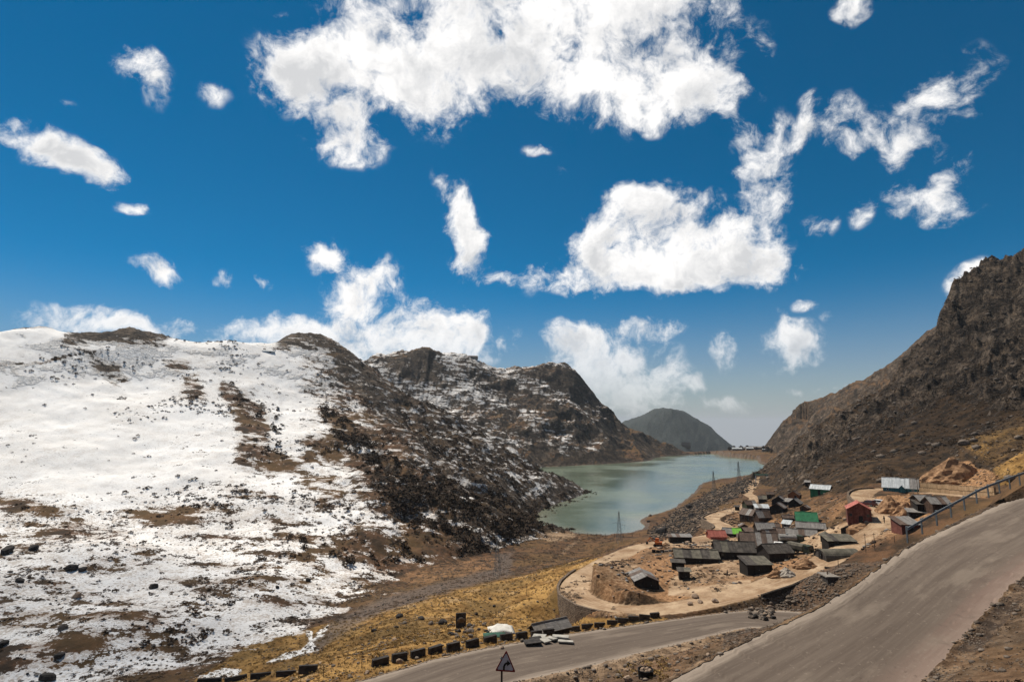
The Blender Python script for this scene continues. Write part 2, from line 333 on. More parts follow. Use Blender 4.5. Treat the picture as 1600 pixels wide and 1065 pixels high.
for li, (cx, cy, Y_, wp, am) in ((1, (478, 525, 495, 62, 2.6)), (2, (663, 543, 900, 34, 4.0))):
    q = at_y(cx, cy, Y_); m_ = Y_ / FPX; nearc = np.abs(x - q[0]) < wp * m_
    hs[li] = np.where(nearc & (far < Y_ * 1.25), np.minimum(hs[li], q[2] + am * (jag - .35) + .5 * am * fine_n), hs[li])
px4, py4 = project(x, y, hs[3])
cragm = sstep(655, 585, py4 - 0.22 * (px4 - 1500)) * sstep(1180, 1290, px4)
cragm = np.maximum(cragm, sstep(60, 0, np.abs(py4 - (757 - 0.58 * (px4 - 1180)))) * sstep(1190, 1260, px4) * 0.9)
terr = crag + 0.35 * np.sin(crag * 9.0) * 0.3
hs[3] += cragm * (13.0 * (terr - .45) + 5.0 * (rock_n - .45) + 3.0 * (fbm(x, y, 9, 4, 301, .6, True) - .45)) + (1 - cragm) * (1.6 * med_n) + 0.9 * med_n + 0.3 * fine_n + cragm * 1.2 * fine_n
hs[4] += 9 * (rock_n - .4) + 6 * (crag - .4) + 2 * med_n
hs[5] += 30 * fbm(x, y, 260, 6, 5, 0.5, True) * 0.8
smooth0 = fbm(x, y, 14, 5, 41, 0.5)
hs[0] += np.where(far < 700, 0.85 * smooth0 * sstep(20, 60, far) + 0.12 * fine_n, 1.0 * med_n)
H = np.stack(hs); LID = H.argmax(0); z = H.max(0)
srt = np.sort(H, axis=0); gap = srt[-1] - srt[-2]; k = 2.5
z = z + np.where(gap < k, (k - gap) ** 2 / (4 * k), 0) * (far < 700)
# lake bed and shore
sd = poly_sd(x, y, LK)
sdj = sd + 2.2 * fbm(x, y, 16, 4, 61) * sstep(120, 420, far) + 0.8 * fine_n
z = np.where(sdj < 0, np.minimum(z, -0.06 + 0.16 * sdj), np.where(sdj < 60, np.maximum(z, np.minimum(0.10 * sdj, 1.2) + 0.03), z))
z = np.where((sdj > 0) & (sdj < 80) & (LID > 0) & (LID != 3), np.minimum(z, 0.15 + (0.62 + 0.35 * rock_n) * sdj), z)
lakeland = (sdj < 12) & (far < 1100)

# ------------------------------------------------------------------ roads: cut into the relief
def resample(P, n):
    P = np.array(P, float); d = np.r_[0, np.cumsum(np.hypot(*np.diff(P[:, :2], axis=0).T))]
    t = np.linspace(0, d[-1], n)
    # smooth with a cubic pass
    o = np.stack([np.interp(t, d, P[:, i]) for i in range(3)], 1)
    for _ in range(3):
        o[1:-1] = 0.25 * o[:-2] + 0.5 * o[1:-1] + 0.25 * o[2:]
    return o
class Road:
    def __init__(s, left, right, n, shoulder, name):
        s.L, s.Rr = (resample(left, n), resample(right, n)) if len(left) != n else (left, right); s.c = 0.5 * (s.L + s.Rr)
        s.hw = 0.5 * np.hypot(*(s.L - s.Rr)[:, :2].T); s.sh = shoulder; s.name = name
        s.s = np.r_[0, np.cumsum(np.hypot(*np.diff(s.c[:, :2], axis=0).T))]
    def query(s, x, y):
        best = np.full(x.shape, 1e18); U = np.zeros(x.shape); V = np.zeros(x.shape); Z = np.zeros(x.shape); HWq = np.ones(x.shape)
        for i in range(len(s.c) - 1):
            a, b = s.c[i], s.c[i + 1]; e = b - a; l2 = e[0] ** 2 + e[1] ** 2
            t = np.clip(((x - a[0]) * e[0] + (y - a[1]) * e[1]) / l2, 0, 1)
            dx = x - a[0] - t * e[0]; dy = y - a[1] - t * e[1]; d2 = dx * dx + dy * dy
            w_ = d2 < best; best = np.where(w_, d2, best)
            sg = np.sign(e[0] * dy - e[1] * dx)
            U = np.where(w_, sg * np.sqrt(d2), U); V = np.where(w_, s.s[i] + t * (s.s[i + 1] - s.s[i]), V)
            hw = s.hw[i] + t * (s.hw[i + 1] - s.hw[i])
            cz = a[2] + t * e[2]; dzs = (s.L[i, 2] - s.Rr[i, 2]) * 0.5
            Z = np.where(w_, cz + dzs * np.clip(sg * np.sqrt(d2) / hw, -1.2, 1.2), Z); HWq = np.where(w_, hw, HWq)
        return U, V, Z, HWq
def centre(lst, wd, n=170):
    P = resample([at_z(*p) for p in lst], n)
    t = np.gradient(P[:, :2], axis=0); t /= np.linalg.norm(t, axis=1)[:, None]
    nrm = np.stack([-t[:, 1], t[:, 0], 0 * t[:, 0]], 1)
    return P + nrm * wd / 2, P - nrm * wd / 2
W3 = lambda *p: p + (0,)
upL = [(-24,13,42.0),(-12,18.5,42.3),(0,23,43.0),tuple(at_z(1040,1065,44)),tuple(at_z(1190,985,45.2)),tuple(at_z(1290,950,45.9)),tuple(at_z(1428,848,47.2)),tuple(at_z(1600,768,50.0)),(60,58,51.3),(85,66,53)]
upR = [(-20,7,42.6),(-6,12.5,42.8),(8,18.5,43.6),tuple(at_z(1440,1065,44.7)),tuple(at_z(1545,945,46.2)),tuple(at_z(1600,893,47.2)),(39,39,48.8),(53,46.5,50.4),(68,51,51.6),(90,58,53.2)]
loL = [(-32,21,42.0),(-20,27.5,41.6),tuple(at_z(560,1065,41)),tuple(at_z(700,1022,40.5)),tuple(at_z(800,1004,40.2)),tuple(at_z(900,988,40.0)),tuple(at_z(1000,974,39.8)),tuple(at_z(1100,960,39.6)),tuple(at_z(1185,950,39.4)),(31,53.5,39.0),(48,58,38.6)]
loR = [(-28,15,42.1),(-15,22.5,41.7),(-5.3,29.4,41),tuple(at_z(784,1066,40.5)),tuple(at_z(900,1046,40.2)),tuple(at_z(1000,1019,40.0)),tuple(at_z(1100,996,39.8)),tuple(at_z(1190,973,39.6)),(22.5,47.2,39.5),(31,49,39.0),(48,52.5,38.6)]
road_up = Road(upL, upR, 60, 1.6, 'asphalt_road'); road_lo = Road(loL, loR, 60, 1.4, 'asphalt_road')
d1 = centre([(1188,744,11.5),(1178,755,12.2),(1166,770,13.2),(1182,779,14.5),(1160,793,15.5),(1122,803,16.5),(1108,811,17.2),(1135,822,18.2),(1120,838,19.2),(1050,846,19.5),(1000,853,19.5),(945,878,19.5),(902,905,19.5),(892,928,20),(935,948,20.8),(1000,957,21.4),(1080,946,22.3),(1170,925,24.0),(1250,895,26),(1330,856,29.2),(1392,818,32),(1388,802,32.8),(1356,785,33.2),(1343,773,33.6),(1358,764,34),(1410,766,34.3),(1470,771,35.4),(1520,776,36.6),(1575,778,38)], 6.6)
road_d = Road(d1[0], d1[1], 170, 1.0, 'dirt_road')
ROADS = [road_up, road_lo, road_d]
RU = np.zeros(x.shape); RV = np.zeros(x.shape); RID = np.zeros(x.shape, int); RW = np.full(x.shape, 99.0)
for ri, rd in enumerate(ROADS):
    mn = rd.c.min(0) - 14; mx = rd.c.max(0) + 14
    sel = np.where((x > mn[0]) & (x < mx[0]) & (y > mn[1]) & (y < mx[1]))[0]
    U, V, Z, HWq = rd.query(x[sel], y[sel])
    e = np.abs(U) - HWq
    wgt = sstep(rd.sh, 0.15, e)
    ok = np.ones(len(sel), bool) if ri < 2 else (LID[sel] == 0) | (e < 0.5)
    zz = Z + (0.02 if ri < 2 else 0.10) * fine_n[sel]
    z[sel] = np.where(ok, z[sel] * (1 - wgt) + zz * wgt, z[sel])
    near = e < RW[sel]
    RU[sel] = np.where(near, U / HWq, RU[sel]); RV[sel] = np.where(near, V, RV[sel]); RID[sel] = np.where(near, ri, RID[sel]); RW[sel] = np.where(near, e, RW[sel])
GZ = z.reshape(NR, NA)
def ground(px_, py_, rmin=15.0):         # where the sight line through a pixel meets the ground
    d = ray(px_, py_); a = math.atan2(d[0], d[1]); hz = math.hypot(d[0], d[1])
    f = (a - az[0]) / (az[1] - az[0]); i = int(min(max(f, 0), NA - 2)); t = f - i
    col = GZ[:, i] * (1 - t) + GZ[:, i + 1] * t
    rz = CAMZ + d[2] / hz * rr
    hit = np.where((col >= rz) & (rr > rmin))[0]
    if len(hit) == 0: return ground(px_, py_ + 1.5, rmin)
    j = hit[0]; g0 = rz[j - 1] - col[j - 1]; g1 = rz[j] - col[j]; s_ = g0 / (g0 - g1) if g0 > 0 else 0
    r_ = rr[j - 1] + s_ * (rr[j] - rr[j - 1])
    return Vector((r_ * math.sin(a), r_ * math.cos(a), col[j - 1] + s_ * (col[j] - col[j - 1])))
def gz(wx, wy):                          # ground height under a world point
    a = math.atan2(wx, wy); r_ = math.hypot(wx, wy)
    f = min(max((a - az[0]) / (az[1] - az[0]), 0), NA - 2.001); i = int(f); t = f - i
    j = int(np.searchsorted(rr, r_)) - 1; j = min(max(j, 0), NR - 2); s_ = (r_ - rr[j]) / (rr[j + 1] - rr[j])
    return float((GZ[j, i] * (1 - t) + GZ[j, i + 1] * t) * (1 - s_) + (GZ[j + 1, i] * (1 - t) + GZ[j + 1, i + 1] * t) * s_)

# ------------------------------------------------------------------ what covers the ground
PX, PYY = project(x, y, z)
jx = 9 * fbm(x, y, 22, 4, 91); jy = 6 * fbm(x, y, 18, 4, 97)
def patch(poly, soft=6.0, lay=None, wob=1.0):
    P = np.array(poly, float); m_ = np.zeros(x.shape)
    b = (PX > P[:, 0].min() - 30) & (PX < P[:, 0].max() + 30) & (PYY > P[:, 1].min() - 30) & (PYY < P[:, 1].max() + 30)
    if lay is not None: b &= (LID == lay)
    i = np.where(b)[0]
    if len(i): m_[i] = sstep(soft, -soft, poly_sd(PX[i] + wob * jx[i], PYY[i] + wob * jy[i], P))
    return m_
snow = np.zeros(x.shape); grass = np.zeros(x.shape); dust_haze = np.zeros(x.shape); asph = np.zeros(x.shape); rock = np.zeros(x.shape); clay = np.zeros(x.shape); wet = np.zeros(x.shape); heath = np.zeros(x.shape)
i2, i3, i4, i5, i6, i0 = [LID == q for q in (1, 2, 3, 4, 5, 0)]
# slope of the surface
gr = np.gradient(GZ, axis=0) / np.gradient(RR, axis=0); ga = np.gradient(GZ, axis=1) / (np.gradient(AZ, axis=1) * RR)
SLOPE = np.hypot(gr, ga).ravel(); NXg = ga.ravel()
# snowy hill: bright on the left, broken towards the right face and the foot
diag = PX - (470 + 0.42 * (PYY - 525))
s2 = 0.99 + 0.22 * fbm(x, y, 48, 4, 511) - 0.54 * sstep(-70, 110, diag) - 0.12 * sstep(-300, -60, diag)
s2 -= 0.10 * sstep(720, 800, PYY) * sstep(420, 250, PX)
s2 -= 0.36 * sstep(720, 950, PYY) * (0.75 + 0.8 * med_n) + 0.10 * sstep(560, 700, PYY) * (0.6 + 1.2 * med_n)
s2 += 0.10 * sstep(660, 760, PX - 0.2 * (PYY - 640)) * sstep(760, 700, PYY)
s2 -= 0.22 * sstep(0.75, 1.5, SLOPE) + 0.28 * np.clip(med_n, -1, 1) * sstep(-200, 60, diag)
dark = [([(285,588),(312,592),(322,622),(300,628),(280,610)],5),([(345,598),(380,612),(415,640),(418,690),(470,728),(462,740),(420,742),(370,722),(364,690),(372,650),(352,625)],6),
 ([(132,546),(160,552),(188,572),(200,595),(180,600),(160,588),(140,572)],5),([(258,560),(300,562),(296,578),(262,574)],4),([(100,524),(160,518),(240,528),(262,545),(180,540),(105,536)],4),([(430,530),(450,516),(500,520),(515,545),(470,545),(432,542)],5),
 ([(505,640),(560,670),(620,720),(700,755),(770,775),(835,798),(828,832),(770,838),(690,828),(610,795),(585,745),(530,700)],10),([(470,690),(525,690),(530,715),(480,715)],7),([(470,735),(525,745),(530,780),(500,785),(472,765)],7),([(520,540),(600,600),(640,660),(600,660),(540,600)],12),
 ([(560,860),(700,850),(840,826),(830,850),(700,872),(590,885)],8),([(430,830),(560,860),(560,880),(470,850)],8)]
for qi, (p_, sf) in enumerate(dark): s2 -= (0.38 if qi == 9 else 0.68) * patch(p_, sf * 1.8, 1, 1.8)
for p_, sf in dark[:4]: heath = np.maximum(heath, patch(p_, sf, 1))
brownband = patch([(0,775),(60,770),(180,790),(300,800),(330,830),(240,830),(120,815),(0,810)], 14, 1, 2.0)
s2 -= 0.22 * brownband
track = patch([(0,567),(60,566),(110,553),(150,548),(150,550),(110,556),(62,570),(0,571)], 1.2, 1, 0.1)
s2 -= 0.7 * track
lowsnow = sstep(905, 985, PYY + 0.12 * PX) * sstep(1.0, 0.2, SLOPE)
s2 = np.maximum(s2, 0.24 + 0.16 * smooth0); s2 -= 0.5 * knob; snow = np.where(i2, s2, snow)
# ridge beyond the lake
s3 = 0.33 + 0.30 * sstep(760, 640, PYY) * sstep(1000, 640, PX) - 0.30 * sstep(880, 1010, PX) - 0.30 * sstep(690, 725, PYY) * sstep(830, 900, PX) - 0.25 * sstep(0.7, 1.4, SLOPE) + 0.22 * med_n
for p_, sf in [([(565,560),(650,548),(690,575),(690,600),(630,590)],8),([(640,545),(662,536),(685,550),(680,565),(650,562)],4),([(720,570),(800,600),(900,640),(880,660),(780,620)],10),([(805,575),(870,570),(910,590),(930,630),(860,600)],8),([(760,700),(860,700),(900,725),(800,728)],8),([(690,620),(800,640),(850,690),(740,660)],12)]:
    s3 -= 0.34 * patch(p_, sf, 2, 1.5)
s3 -= 0.5 * knob3; snow = np.where(i3, s3, snow)
rock = np.where(i3, sstep(0.35, 0.9, SLOPE), rock); rock = np.where(i2, np.maximum(sstep(0.55, 1.0, SLOPE), 0.55 * sstep(20, 160, diag)), rock)
heath = np.where(i3, 1 - rock, heath); heath = np.where(i2, np.maximum(heath, 0.85), heath); rock = np.where(i2, np.maximum(rock, np.maximum(sstep(.2, 1, knob), .85 * patch(dark[9][0], 14, 1, 2))), rock)
for qi in (2, 4, 5): rock = np.maximum(rock, patch(dark[qi][0], 9, 1, 1.5))
# right mountain
rock = np.where(i4, np.maximum(cragm * sstep(0.35, 0.8, SLOPE), sstep(0.75, 1.2, SLOPE)), rock)
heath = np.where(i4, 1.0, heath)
sun_g = patch([(1500,690),(1600,640),(1640,640),(1640,780),(1560,760),(1530,720)], 10, 3, 2)  # sunlit patch below the cloud shade, painted in as yellower grass
grass = np.where(i4, 0.30 * sun_g + 0.32 * sstep(-.1, .5, med_n) * (1 - cragm), grass)
clayp = patch([(1445,750),(1480,722),(1510,722),(1560,745),(1540,775),(1440,760)], 5, None, 1.5)
clay = np.maximum(clay, clayp)
rock = np.where(i5, sstep(0.4, 0.9, SLOPE), rock); heath = np.where(i5, 0.15, heath); rock = np.where(i5, .7 * rock, rock); dust_haze = np.where(i5, 0.30, dust_haze)  # distant slope paled in its colour to stand in for haze
rock = np.where(i6, 0.3, rock); heath = np.where(i6, 1.0, heath)
# valley floor
heath = np.where(i0, 0.75, heath)
ylw = patch([(300,1065),(380,1010),(470,985),(560,965),(680,930),(780,907),(880,882),(960,862),(905,900),(870,925),(870,965),(1040,965),(1040,1065)], 5, 0, 1.2) * (far < 215)
grass = np.where(i0, np.maximum(grass, ylw), grass)
marsh = patch([(780,905),(830,840),(900,835),(1010,838),(1060,800),(1100,790),(1080,830),(960,862),(880,880)], 6, 0)
grass = np.where(i0, np.maximum(grass, 0.28 * marsh), grass)
sand = patch([(836,828),(900,830),(905,836),(880,845),(855,848),(835,840)], 4) + 0.8 * patch([(870,868),(885,852),(905,838),(912,840),(895,855),(880,868),(820,877),(815,875)], 2.2, None, .4)
dust_haze = np.maximum(dust_haze, 0.55 * sand)
redbog = patch([(560,905),(640,872),(700,870),(780,868),(790,890),(720,905),(640,915)], 8, 0)
clay = np.maximum(clay, 0.45 * redbog)
gravelbed = patch([(480,1000),(540,960),(600,935),(680,910),(770,890),(780,866),(800,862),(800,895),(700,925),(600,955),(520,1000),(500,1020)], 5, 0)
wet = np.maximum(wet, gravelbed)
sfloor = 0.62 * patch([(0,1075),(0,1000),(150,1005),(330,985),(450,915),(560,880),(640,880),(600,920),(500,970),(380,1020),(280,1050),(180,1075)], 16, 0, 2.5) + 0.35 * smooth0 * i0
sfloor = np.maximum(sfloor, 0.9 * patch([(415,1035),(440,1018),(470,1012),(505,980),(520,972),(515,985),(490,1000),(500,1015),(450,1030)], 3, 0, .8))
sfloor = np.maximum(sfloor, 0.9 * patch([(478,985),(490,985),(488,1000),(500,1015),(492,1016),(482,1000)], 2, 0, .6))
sfloor = np.maximum(sfloor, 0.8 * patch([(300,1060),(345,1040),(380,1045),(372,1052),(330,1062)], 4, 0, .8))
snow = np.where(i0 & (PX < 640) & (far > 70), np.maximum(snow, sfloor), snow)
# settlement shelf: dusty, trodden earth
shelf = patch([(868,925),(890,900),(1000,846),(1090,838),(1110,800),(1160,815),(1230,850),(1260,845),(1300,822),(1360,800),(1420,815),(1420,830),(1330,868),(1180,938),(1040,962),(930,966),(880,950)], 6, 0)
shelf = shelf * (far > 97)
inner = patch([(975,905),(1000,882),(1050,866),(1062,905),(1040,915)], 5, 0) + patch([(1000,930),(1060,915),(1165,915),(1165,935),(1060,948)], 5, 0) + patch([(1200,885),(1240,868),(1262,880),(1235,902)], 4, 0)
dust_haze = np.maximum(dust_haze, np.where(i0, shelf * np.clip(0.46 + 0.45 * med_n + 0.25 * smooth0, 0, 1) * (1 - 0.75 * np.clip(inner, 0, 1)), 0))
clay = np.maximum(clay, np.where(i0, np.maximum(0.8 * np.clip(inner, 0, 1), .5 * shelf), 0))
yardt = patch([(1250,838),(1300,826),(1312,838),(1275,858),(1225,862),(1180,868),(1100,890),(1060,912),(1100,915),(1170,905),(1172,918),(1090,935),(1040,930),(1045,905),(1090,884),(1180,862)], 5) + patch([(1040,846),(1110,838),(1150,842),(1110,852),(1040,856)], 4)
dust_haze = np.maximum(dust_haze, .85 * np.clip(yardt, 0, 1))
shelf2 = patch([(1110,800),(1150,785),(1200,775),(1300,770),(1330,780),(1330,810),(1240,830),(1170,830)], 8)
clay = np.maximum(clay, 0.75 * shelf2 * np.clip(0.5 + 0.9 * med_n, 0, 1)); dust_haze = np.maximum(dust_haze, 0.35 * shelf2 * np.clip(0.3 + 1.4 * smooth0, 0, 1))
isl = patch([(1360,775),(1440,770),(1490,785),(1440,815),(1412,820),(1380,800)], 4)
clay = np.maximum(clay, 0.95 * isl)
shore = patch([(1010,830),(1060,795),(1110,765),(1190,738),(1200,745),(1165,770),(1110,800),(1080,838),(1020,842)], 5, 0)
rock = np.maximum(rock, 0.6 * shore); clay = np.maximum(clay, .25 * shore)
# banks near the asphalt
nearb = (far < 70) & (GY.ravel() < 62)
bank = nearb & i0
shoul = sstep(3.2, 0.4, RW) * (RID < 2)
dust_haze = np.where(bank, np.maximum(dust_haze, np.where(RID == 0, 0.26, 0.42) * shoul + 0.14), dust_haze); grass = np.where(bank, grass * sstep(0.5, 3.0, RW), grass)
midbank = bank & (PYY > 880) & (PX > 850) & (RW > 0)
clay = np.where(midbank, 0.35, clay)
bank2 = (LID == 0) & (far > 36) & (far < 132) & (PX > 1130) & (PYY > 790) & (RW > 0.2) & (shelf < .5)
strip = (LID == 0) & (far < 48) & (PX > 800) & (PYY > 985) & (RW > 0)
grass = np.where(strip, 0.0, grass); clay = np.where(strip, .38, clay); wet = np.where(strip, .35, wet)
clay = np.where(bank2, 0.30, clay); grass = np.where(bank2, 0, grass); wet = np.where(bank2, 0.55, wet); dust_haze = np.where(bank2, np.minimum(dust_haze, .3), dust_haze)
wallshore = np.where((sdj < 2.5) & (sdj > -3), 1, 0) * (far > 100)
wet = np.maximum(wet, 0.8 * wallshore)
# roads
edge_n = 0.10 * fbm(x, y, 1.6, 4, 55) + 0.06 * fbm(x, y, .5, 3, 56)
onasph = (RID < 2) * sstep(0.10, -0.10, RW + 2.0 * edge_n)
asph = np.maximum(asph, onasph)
ond = (RID == 2) * sstep(0.7, -0.9, RW + 3.5 * edge_n)
dust_haze = np.maximum(dust_haze, ond * 0.97); clay = clay * (1 - ond); grass = grass * (1 - ond) * (1 - onasph); rock = rock * (1 - ond) * (1 - onasph); snow = np.where(RID >= 0, snow * (1 - ond) * (1 - onasph), snow)
snow = np.clip(snow, 0, 1.3)

# ------------------------------------------------------------------ ground material
mat_g, g = material('ground_cover')
pos = g.n('ShaderNodeNewGeometry').outputs['Position']
A1 = g.sep(g.attr('cover_a').outputs['Vector']); A2 = g.sep(g.attr('cover_b').outputs['Vector']); A3 = g.sep(g.attr('cover_c').outputs['Vector']); A4 = g.sep(g.attr('road_uv').outputs['Vector'])
big = g.noise(pos, 0.035, 4, 0.55); mid = g.noise(pos, 0.22, 6, 0.62); fin = g.noise(pos, 1.5, 6, 0.65); tiny = g.noise(pos, 9.0, 4, 0.6)
soil = g.mix(g.sm(mid, 0.35, 0.65), (0.045, 0.026, 0.014), (0.135, 0.075, 0.036))
soil = g.mix(g.sm(fin, 0.45, 0.7, 0, 0.5), soil, (0.20, 0.125, 0.068))
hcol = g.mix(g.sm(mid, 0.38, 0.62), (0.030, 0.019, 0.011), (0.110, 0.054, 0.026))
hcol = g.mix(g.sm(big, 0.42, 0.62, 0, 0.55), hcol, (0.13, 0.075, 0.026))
hcol = g.mix(A3[1], hcol, g.mix(g.sm(mid, .38, .64), (0.016, 0.0105, 0.006), (0.066, 0.038, 0.018)))  # mountain heath: darker copy of the tone, cloud shade put into the colour
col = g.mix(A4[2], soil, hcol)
strat = g.noise(g.map(pos, rot=(0.5, -0.7, 0.4), sc=(0.05, 0.09, 0.16)), 1.0, 8, 0.68)
rcol = g.mix(g.sm(strat, 0.34, 0.66), (0.017, 0.012, 0.0085), (0.128, 0.090, 0.060))  # rock kept dark to carry the right mountain's cloud shade in its colour
rcol = g.mix(g.sm(fin, 0.54, 0.74, 0, .7), rcol, (0.22, 0.185, 0.155))
crv = g.m('MINIMUM', g.sm(g.m('ABSOLUTE', g.m('SUBTRACT', g.noise(g.map(pos, rot=(.3, .5, .2), sc=(1, 1, 1.5)), 0.10, 4, 0.6, 0.6), 0.5)), 0.0, 0.040), g.sm(g.m('ABSOLUTE', g.m('SUBTRACT', g.noise(pos, 0.33, 3, 0.6, 0.8), 0.5)), 0.0, 0.035))
rcol = g.mix(g.sm(crv, 0.0, 1.0, 0.80, 0.0), rcol, (0.010, 0.008, 0.007))
rcol = g.mix(g.sm(g.noise(pos, 0.09, 5, 0.7), 0.54, 0.64, 0, .65), rcol, (0.22, 0.165, 0.120))
rockf = g.sm(g.m('ADD', A2[1], g.m('MULTIPLY', g.m('SUBTRACT', mid, 0.5), 1.3)), 0.38, 0.62)
col = g.mix(rockf, col, rcol)
col = g.mix(A3[2], col, g.mix(g.sm(mid, .4, .6), (0.022, 0.030, 0.030), (0.055, 0.062, 0.058)))  # distant hill: grey-green trees, with the bluing of haze put into the colour
gcol = g.mix(g.sm(mid, 0.35, 0.65), (0.160, 0.080, 0.020), (0.37, 0.212, 0.066))
gcol = g.mix(g.sm(fin, 0.52, 0.75, 0, .75), gcol, (0.13, 0.070, 0.022))
gcol = g.mix(g.sm(tiny, 0.55, 0.75, 0, .5), gcol, (0.42, 0.29, 0.11))
gcol = g.mix(g.sm(g.noise(pos, 0.07, 5, 0.6), 0.46, 0.64, 0, .75), gcol, (0.135, 0.082, 0.028))
gcol = g.mix(g.sm(g.noise(g.vm('ADD', pos, (50, 9, 3)), 0.11, 5, 0.65), 0.55, 0.70, 0, .7), gcol, (0.36, 0.24, 0.12))
gf = g.sm(g.m('ADD', A1[1], g.m('MULTIPLY', g.m('SUBTRACT', fin, 0.5), 0.9)), 0.25, 0.75)
col = g.mix(gf, col, gcol)
ccol_ = g.mix(g.sm(fin, 0.35, 0.68), (0.15, 0.072, 0.030), (0.40, 0.225, 0.110))
ccol_ = g.mix(g.sm(tiny, 0.55, 0.75, 0, .6), ccol_, (0.48, 0.33, 0.20))
cf = g.sm(g.m('ADD', A2[2], g.m('MULTIPLY', g.m('SUBTRACT', mid, 0.5), 0.8)), 0.28, 0.72)
col = g.mix(cf, col, ccol_)
wcol = g.mix(g.sm(fin, 0.4, 0.65), (0.040, 0.026, 0.018), (0.165, 0.115, 0.080))
col = g.mix(g.m('MULTIPLY', A3[0], 0.8), col, wcol)
ruv = g.n('ShaderNodeCombineXYZ'); g.put(ruv.inputs[0], g.m('MULTIPLY', A4[0], 3.3)); g.put(ruv.inputs[1], A4[1])
streak = g.noise(g.map(ruv.outputs[0], sc=(2.4, 0.10, 1)), 1.0, 5, 0.6); streak2 = g.noise(g.map(ruv.outputs[0], sc=(5.0, 0.35, 1)), 1.0, 5, 0.65)
dcol = g.mix(g.sm(mid, 0.3, 0.7), (0.255, 0.158, 0.088), (0.46, 0.33, 0.21))
dcol = g.mix(g.sm(fin, 0.5, 0.75, 0, .6), dcol, (0.19, 0.115, 0.063))
dcol = g.mix(g.sm(g.noise(g.vm('ADD', pos, (9, 70, 3)), 0.10, 6, 0.65), 0.50, 0.66, 0, .7), dcol, (0.20, 0.118, 0.062))
dcol = g.mix(g.sm(streak, 0.5, 0.72, 0, .45), dcol, (0.58, 0.44, 0.31))
df = g.sm(g.m('ADD', A1[2], g.m('MULTIPLY', g.m('SUBTRACT', fin, 0.5), 0.9)), 0.30, 0.75)
col = g.mix(df, col, dcol)
acol = g.mix(g.sm(streak, 0.30, 0.72), (0.092, 0.069, 0.053), (0.138, 0.107, 0.083))
acol = g.mix(g.sm(streak2, 0.56, 0.80, 0, .35), acol, (0.205, 0.166, 0.132))
edg = g.sm(g.m('ADD', g.m('ABSOLUTE', A4[0]), g.m('MULTIPLY', g.m('SUBTRACT', streak2, 0.5), 0.45)), 0.72, 1.0)
acol = g.mix(g.m('MULTIPLY', edg, 0.75), acol, (0.31, 0.25, 0.195))
rdl = g.sm(g.m('ADD', A4[0], g.m('MULTIPLY', g.m('SUBTRACT', streak, 0.5), 0.7)), -0.45, -0.85)
acol = g.mix(g.m('MULTIPLY', rdl, g.m('MULTIPLY', A3[1], 0.7)), acol, (0.185, 0.125, 0.098))
acol = g.mix(g.sm(tiny, 0.56, 0.74, 0, .35), acol, (0.075, 0.062, 0.052))
acol = g.mix(g.sm(g.noise(pos, 0.55, 5, 0.6), 0.60, 0.70, 0, .40), acol, (0.075, 0.055, 0.044))
acol = g.mix(g.sm(g.noise(g.map(ruv.outputs[0], sc=(0.5, 0.12, 1)), 1.0, 5, 0.65), 0.52, 0.66, 0, .55), acol, (0.20, 0.158, 0.122))
acol = g.mix(g.sm(g.noise(pos, 4.0, 3, 0.7), 0.60, 0.72, 0, .5), acol, (0.23, 0.185, 0.145))
col = g.mix(g.sm(A2[0], 0.35, 0.65), col, acol)
dslope = g.noise(g.map(pos, rot=(0.0, 0.62, 0.35), sc=(0.035, 0.10, 0.22)), 1.0, 8, 0.66)
sspk = g.m('ADD', g.m('MULTIPLY', g.m('SUBTRACT', mid, 0.5), 2.0), g.m('MULTIPLY', g.m('SUBTRACT', fin, 0.5), 1.5))
sspk = g.m('ADD', sspk, g.m('MULTIPLY', g.m('SUBTRACT', dslope, 0.5), g.sm(A1[0], 0.95, 0.6, 0.9, 3.0)))
sf = g.sm(g.m('ADD', A1[0], sspk), 0.44, 0.58)
sf = g.m('MULTIPLY', sf, g.sm(A1[0], 0.06, 0.24))
scol = g.mix(g.sm(big, 0.3, 0.7), (0.78, 0.755, 0.725), (0.87, 0.855, 0.835))
scol = g.mix(g.m('MULTIPLY', g.sm(g.m('ADD', fin, g.m('MULTIPLY', g.m('SUBTRACT', mid, .5), .8)), 0.46, 0.66), g.sm(A1[0], 1.05, 0.6, 0.15, 0.85)), scol, (0.42, 0.35, 0.29))
col = g.mix(sf, col, scol)
hgt = g.m('ADD', g.m('MULTIPLY', fin, 0.5), g.m('MULTIPLY', tiny, 0.12))
hgt = g.m('MULTIPLY', hgt, g.sm(A2[0], 0.3, 0.7, 1.0, 0.06)); pass
hgt = g.m('ADD', hgt, g.m('MULTIPLY', g.m('MULTIPLY', rockf, g.m('ADD', strat, g.m('MULTIPLY', crv, 0.45))), 2.4))
nrm = g.bump(hgt, 0.75, 1.0)
g.bsdf(col, g.mix(A3[0], (0.92,) * 3, (0.55,) * 3), nrm, 0.15)

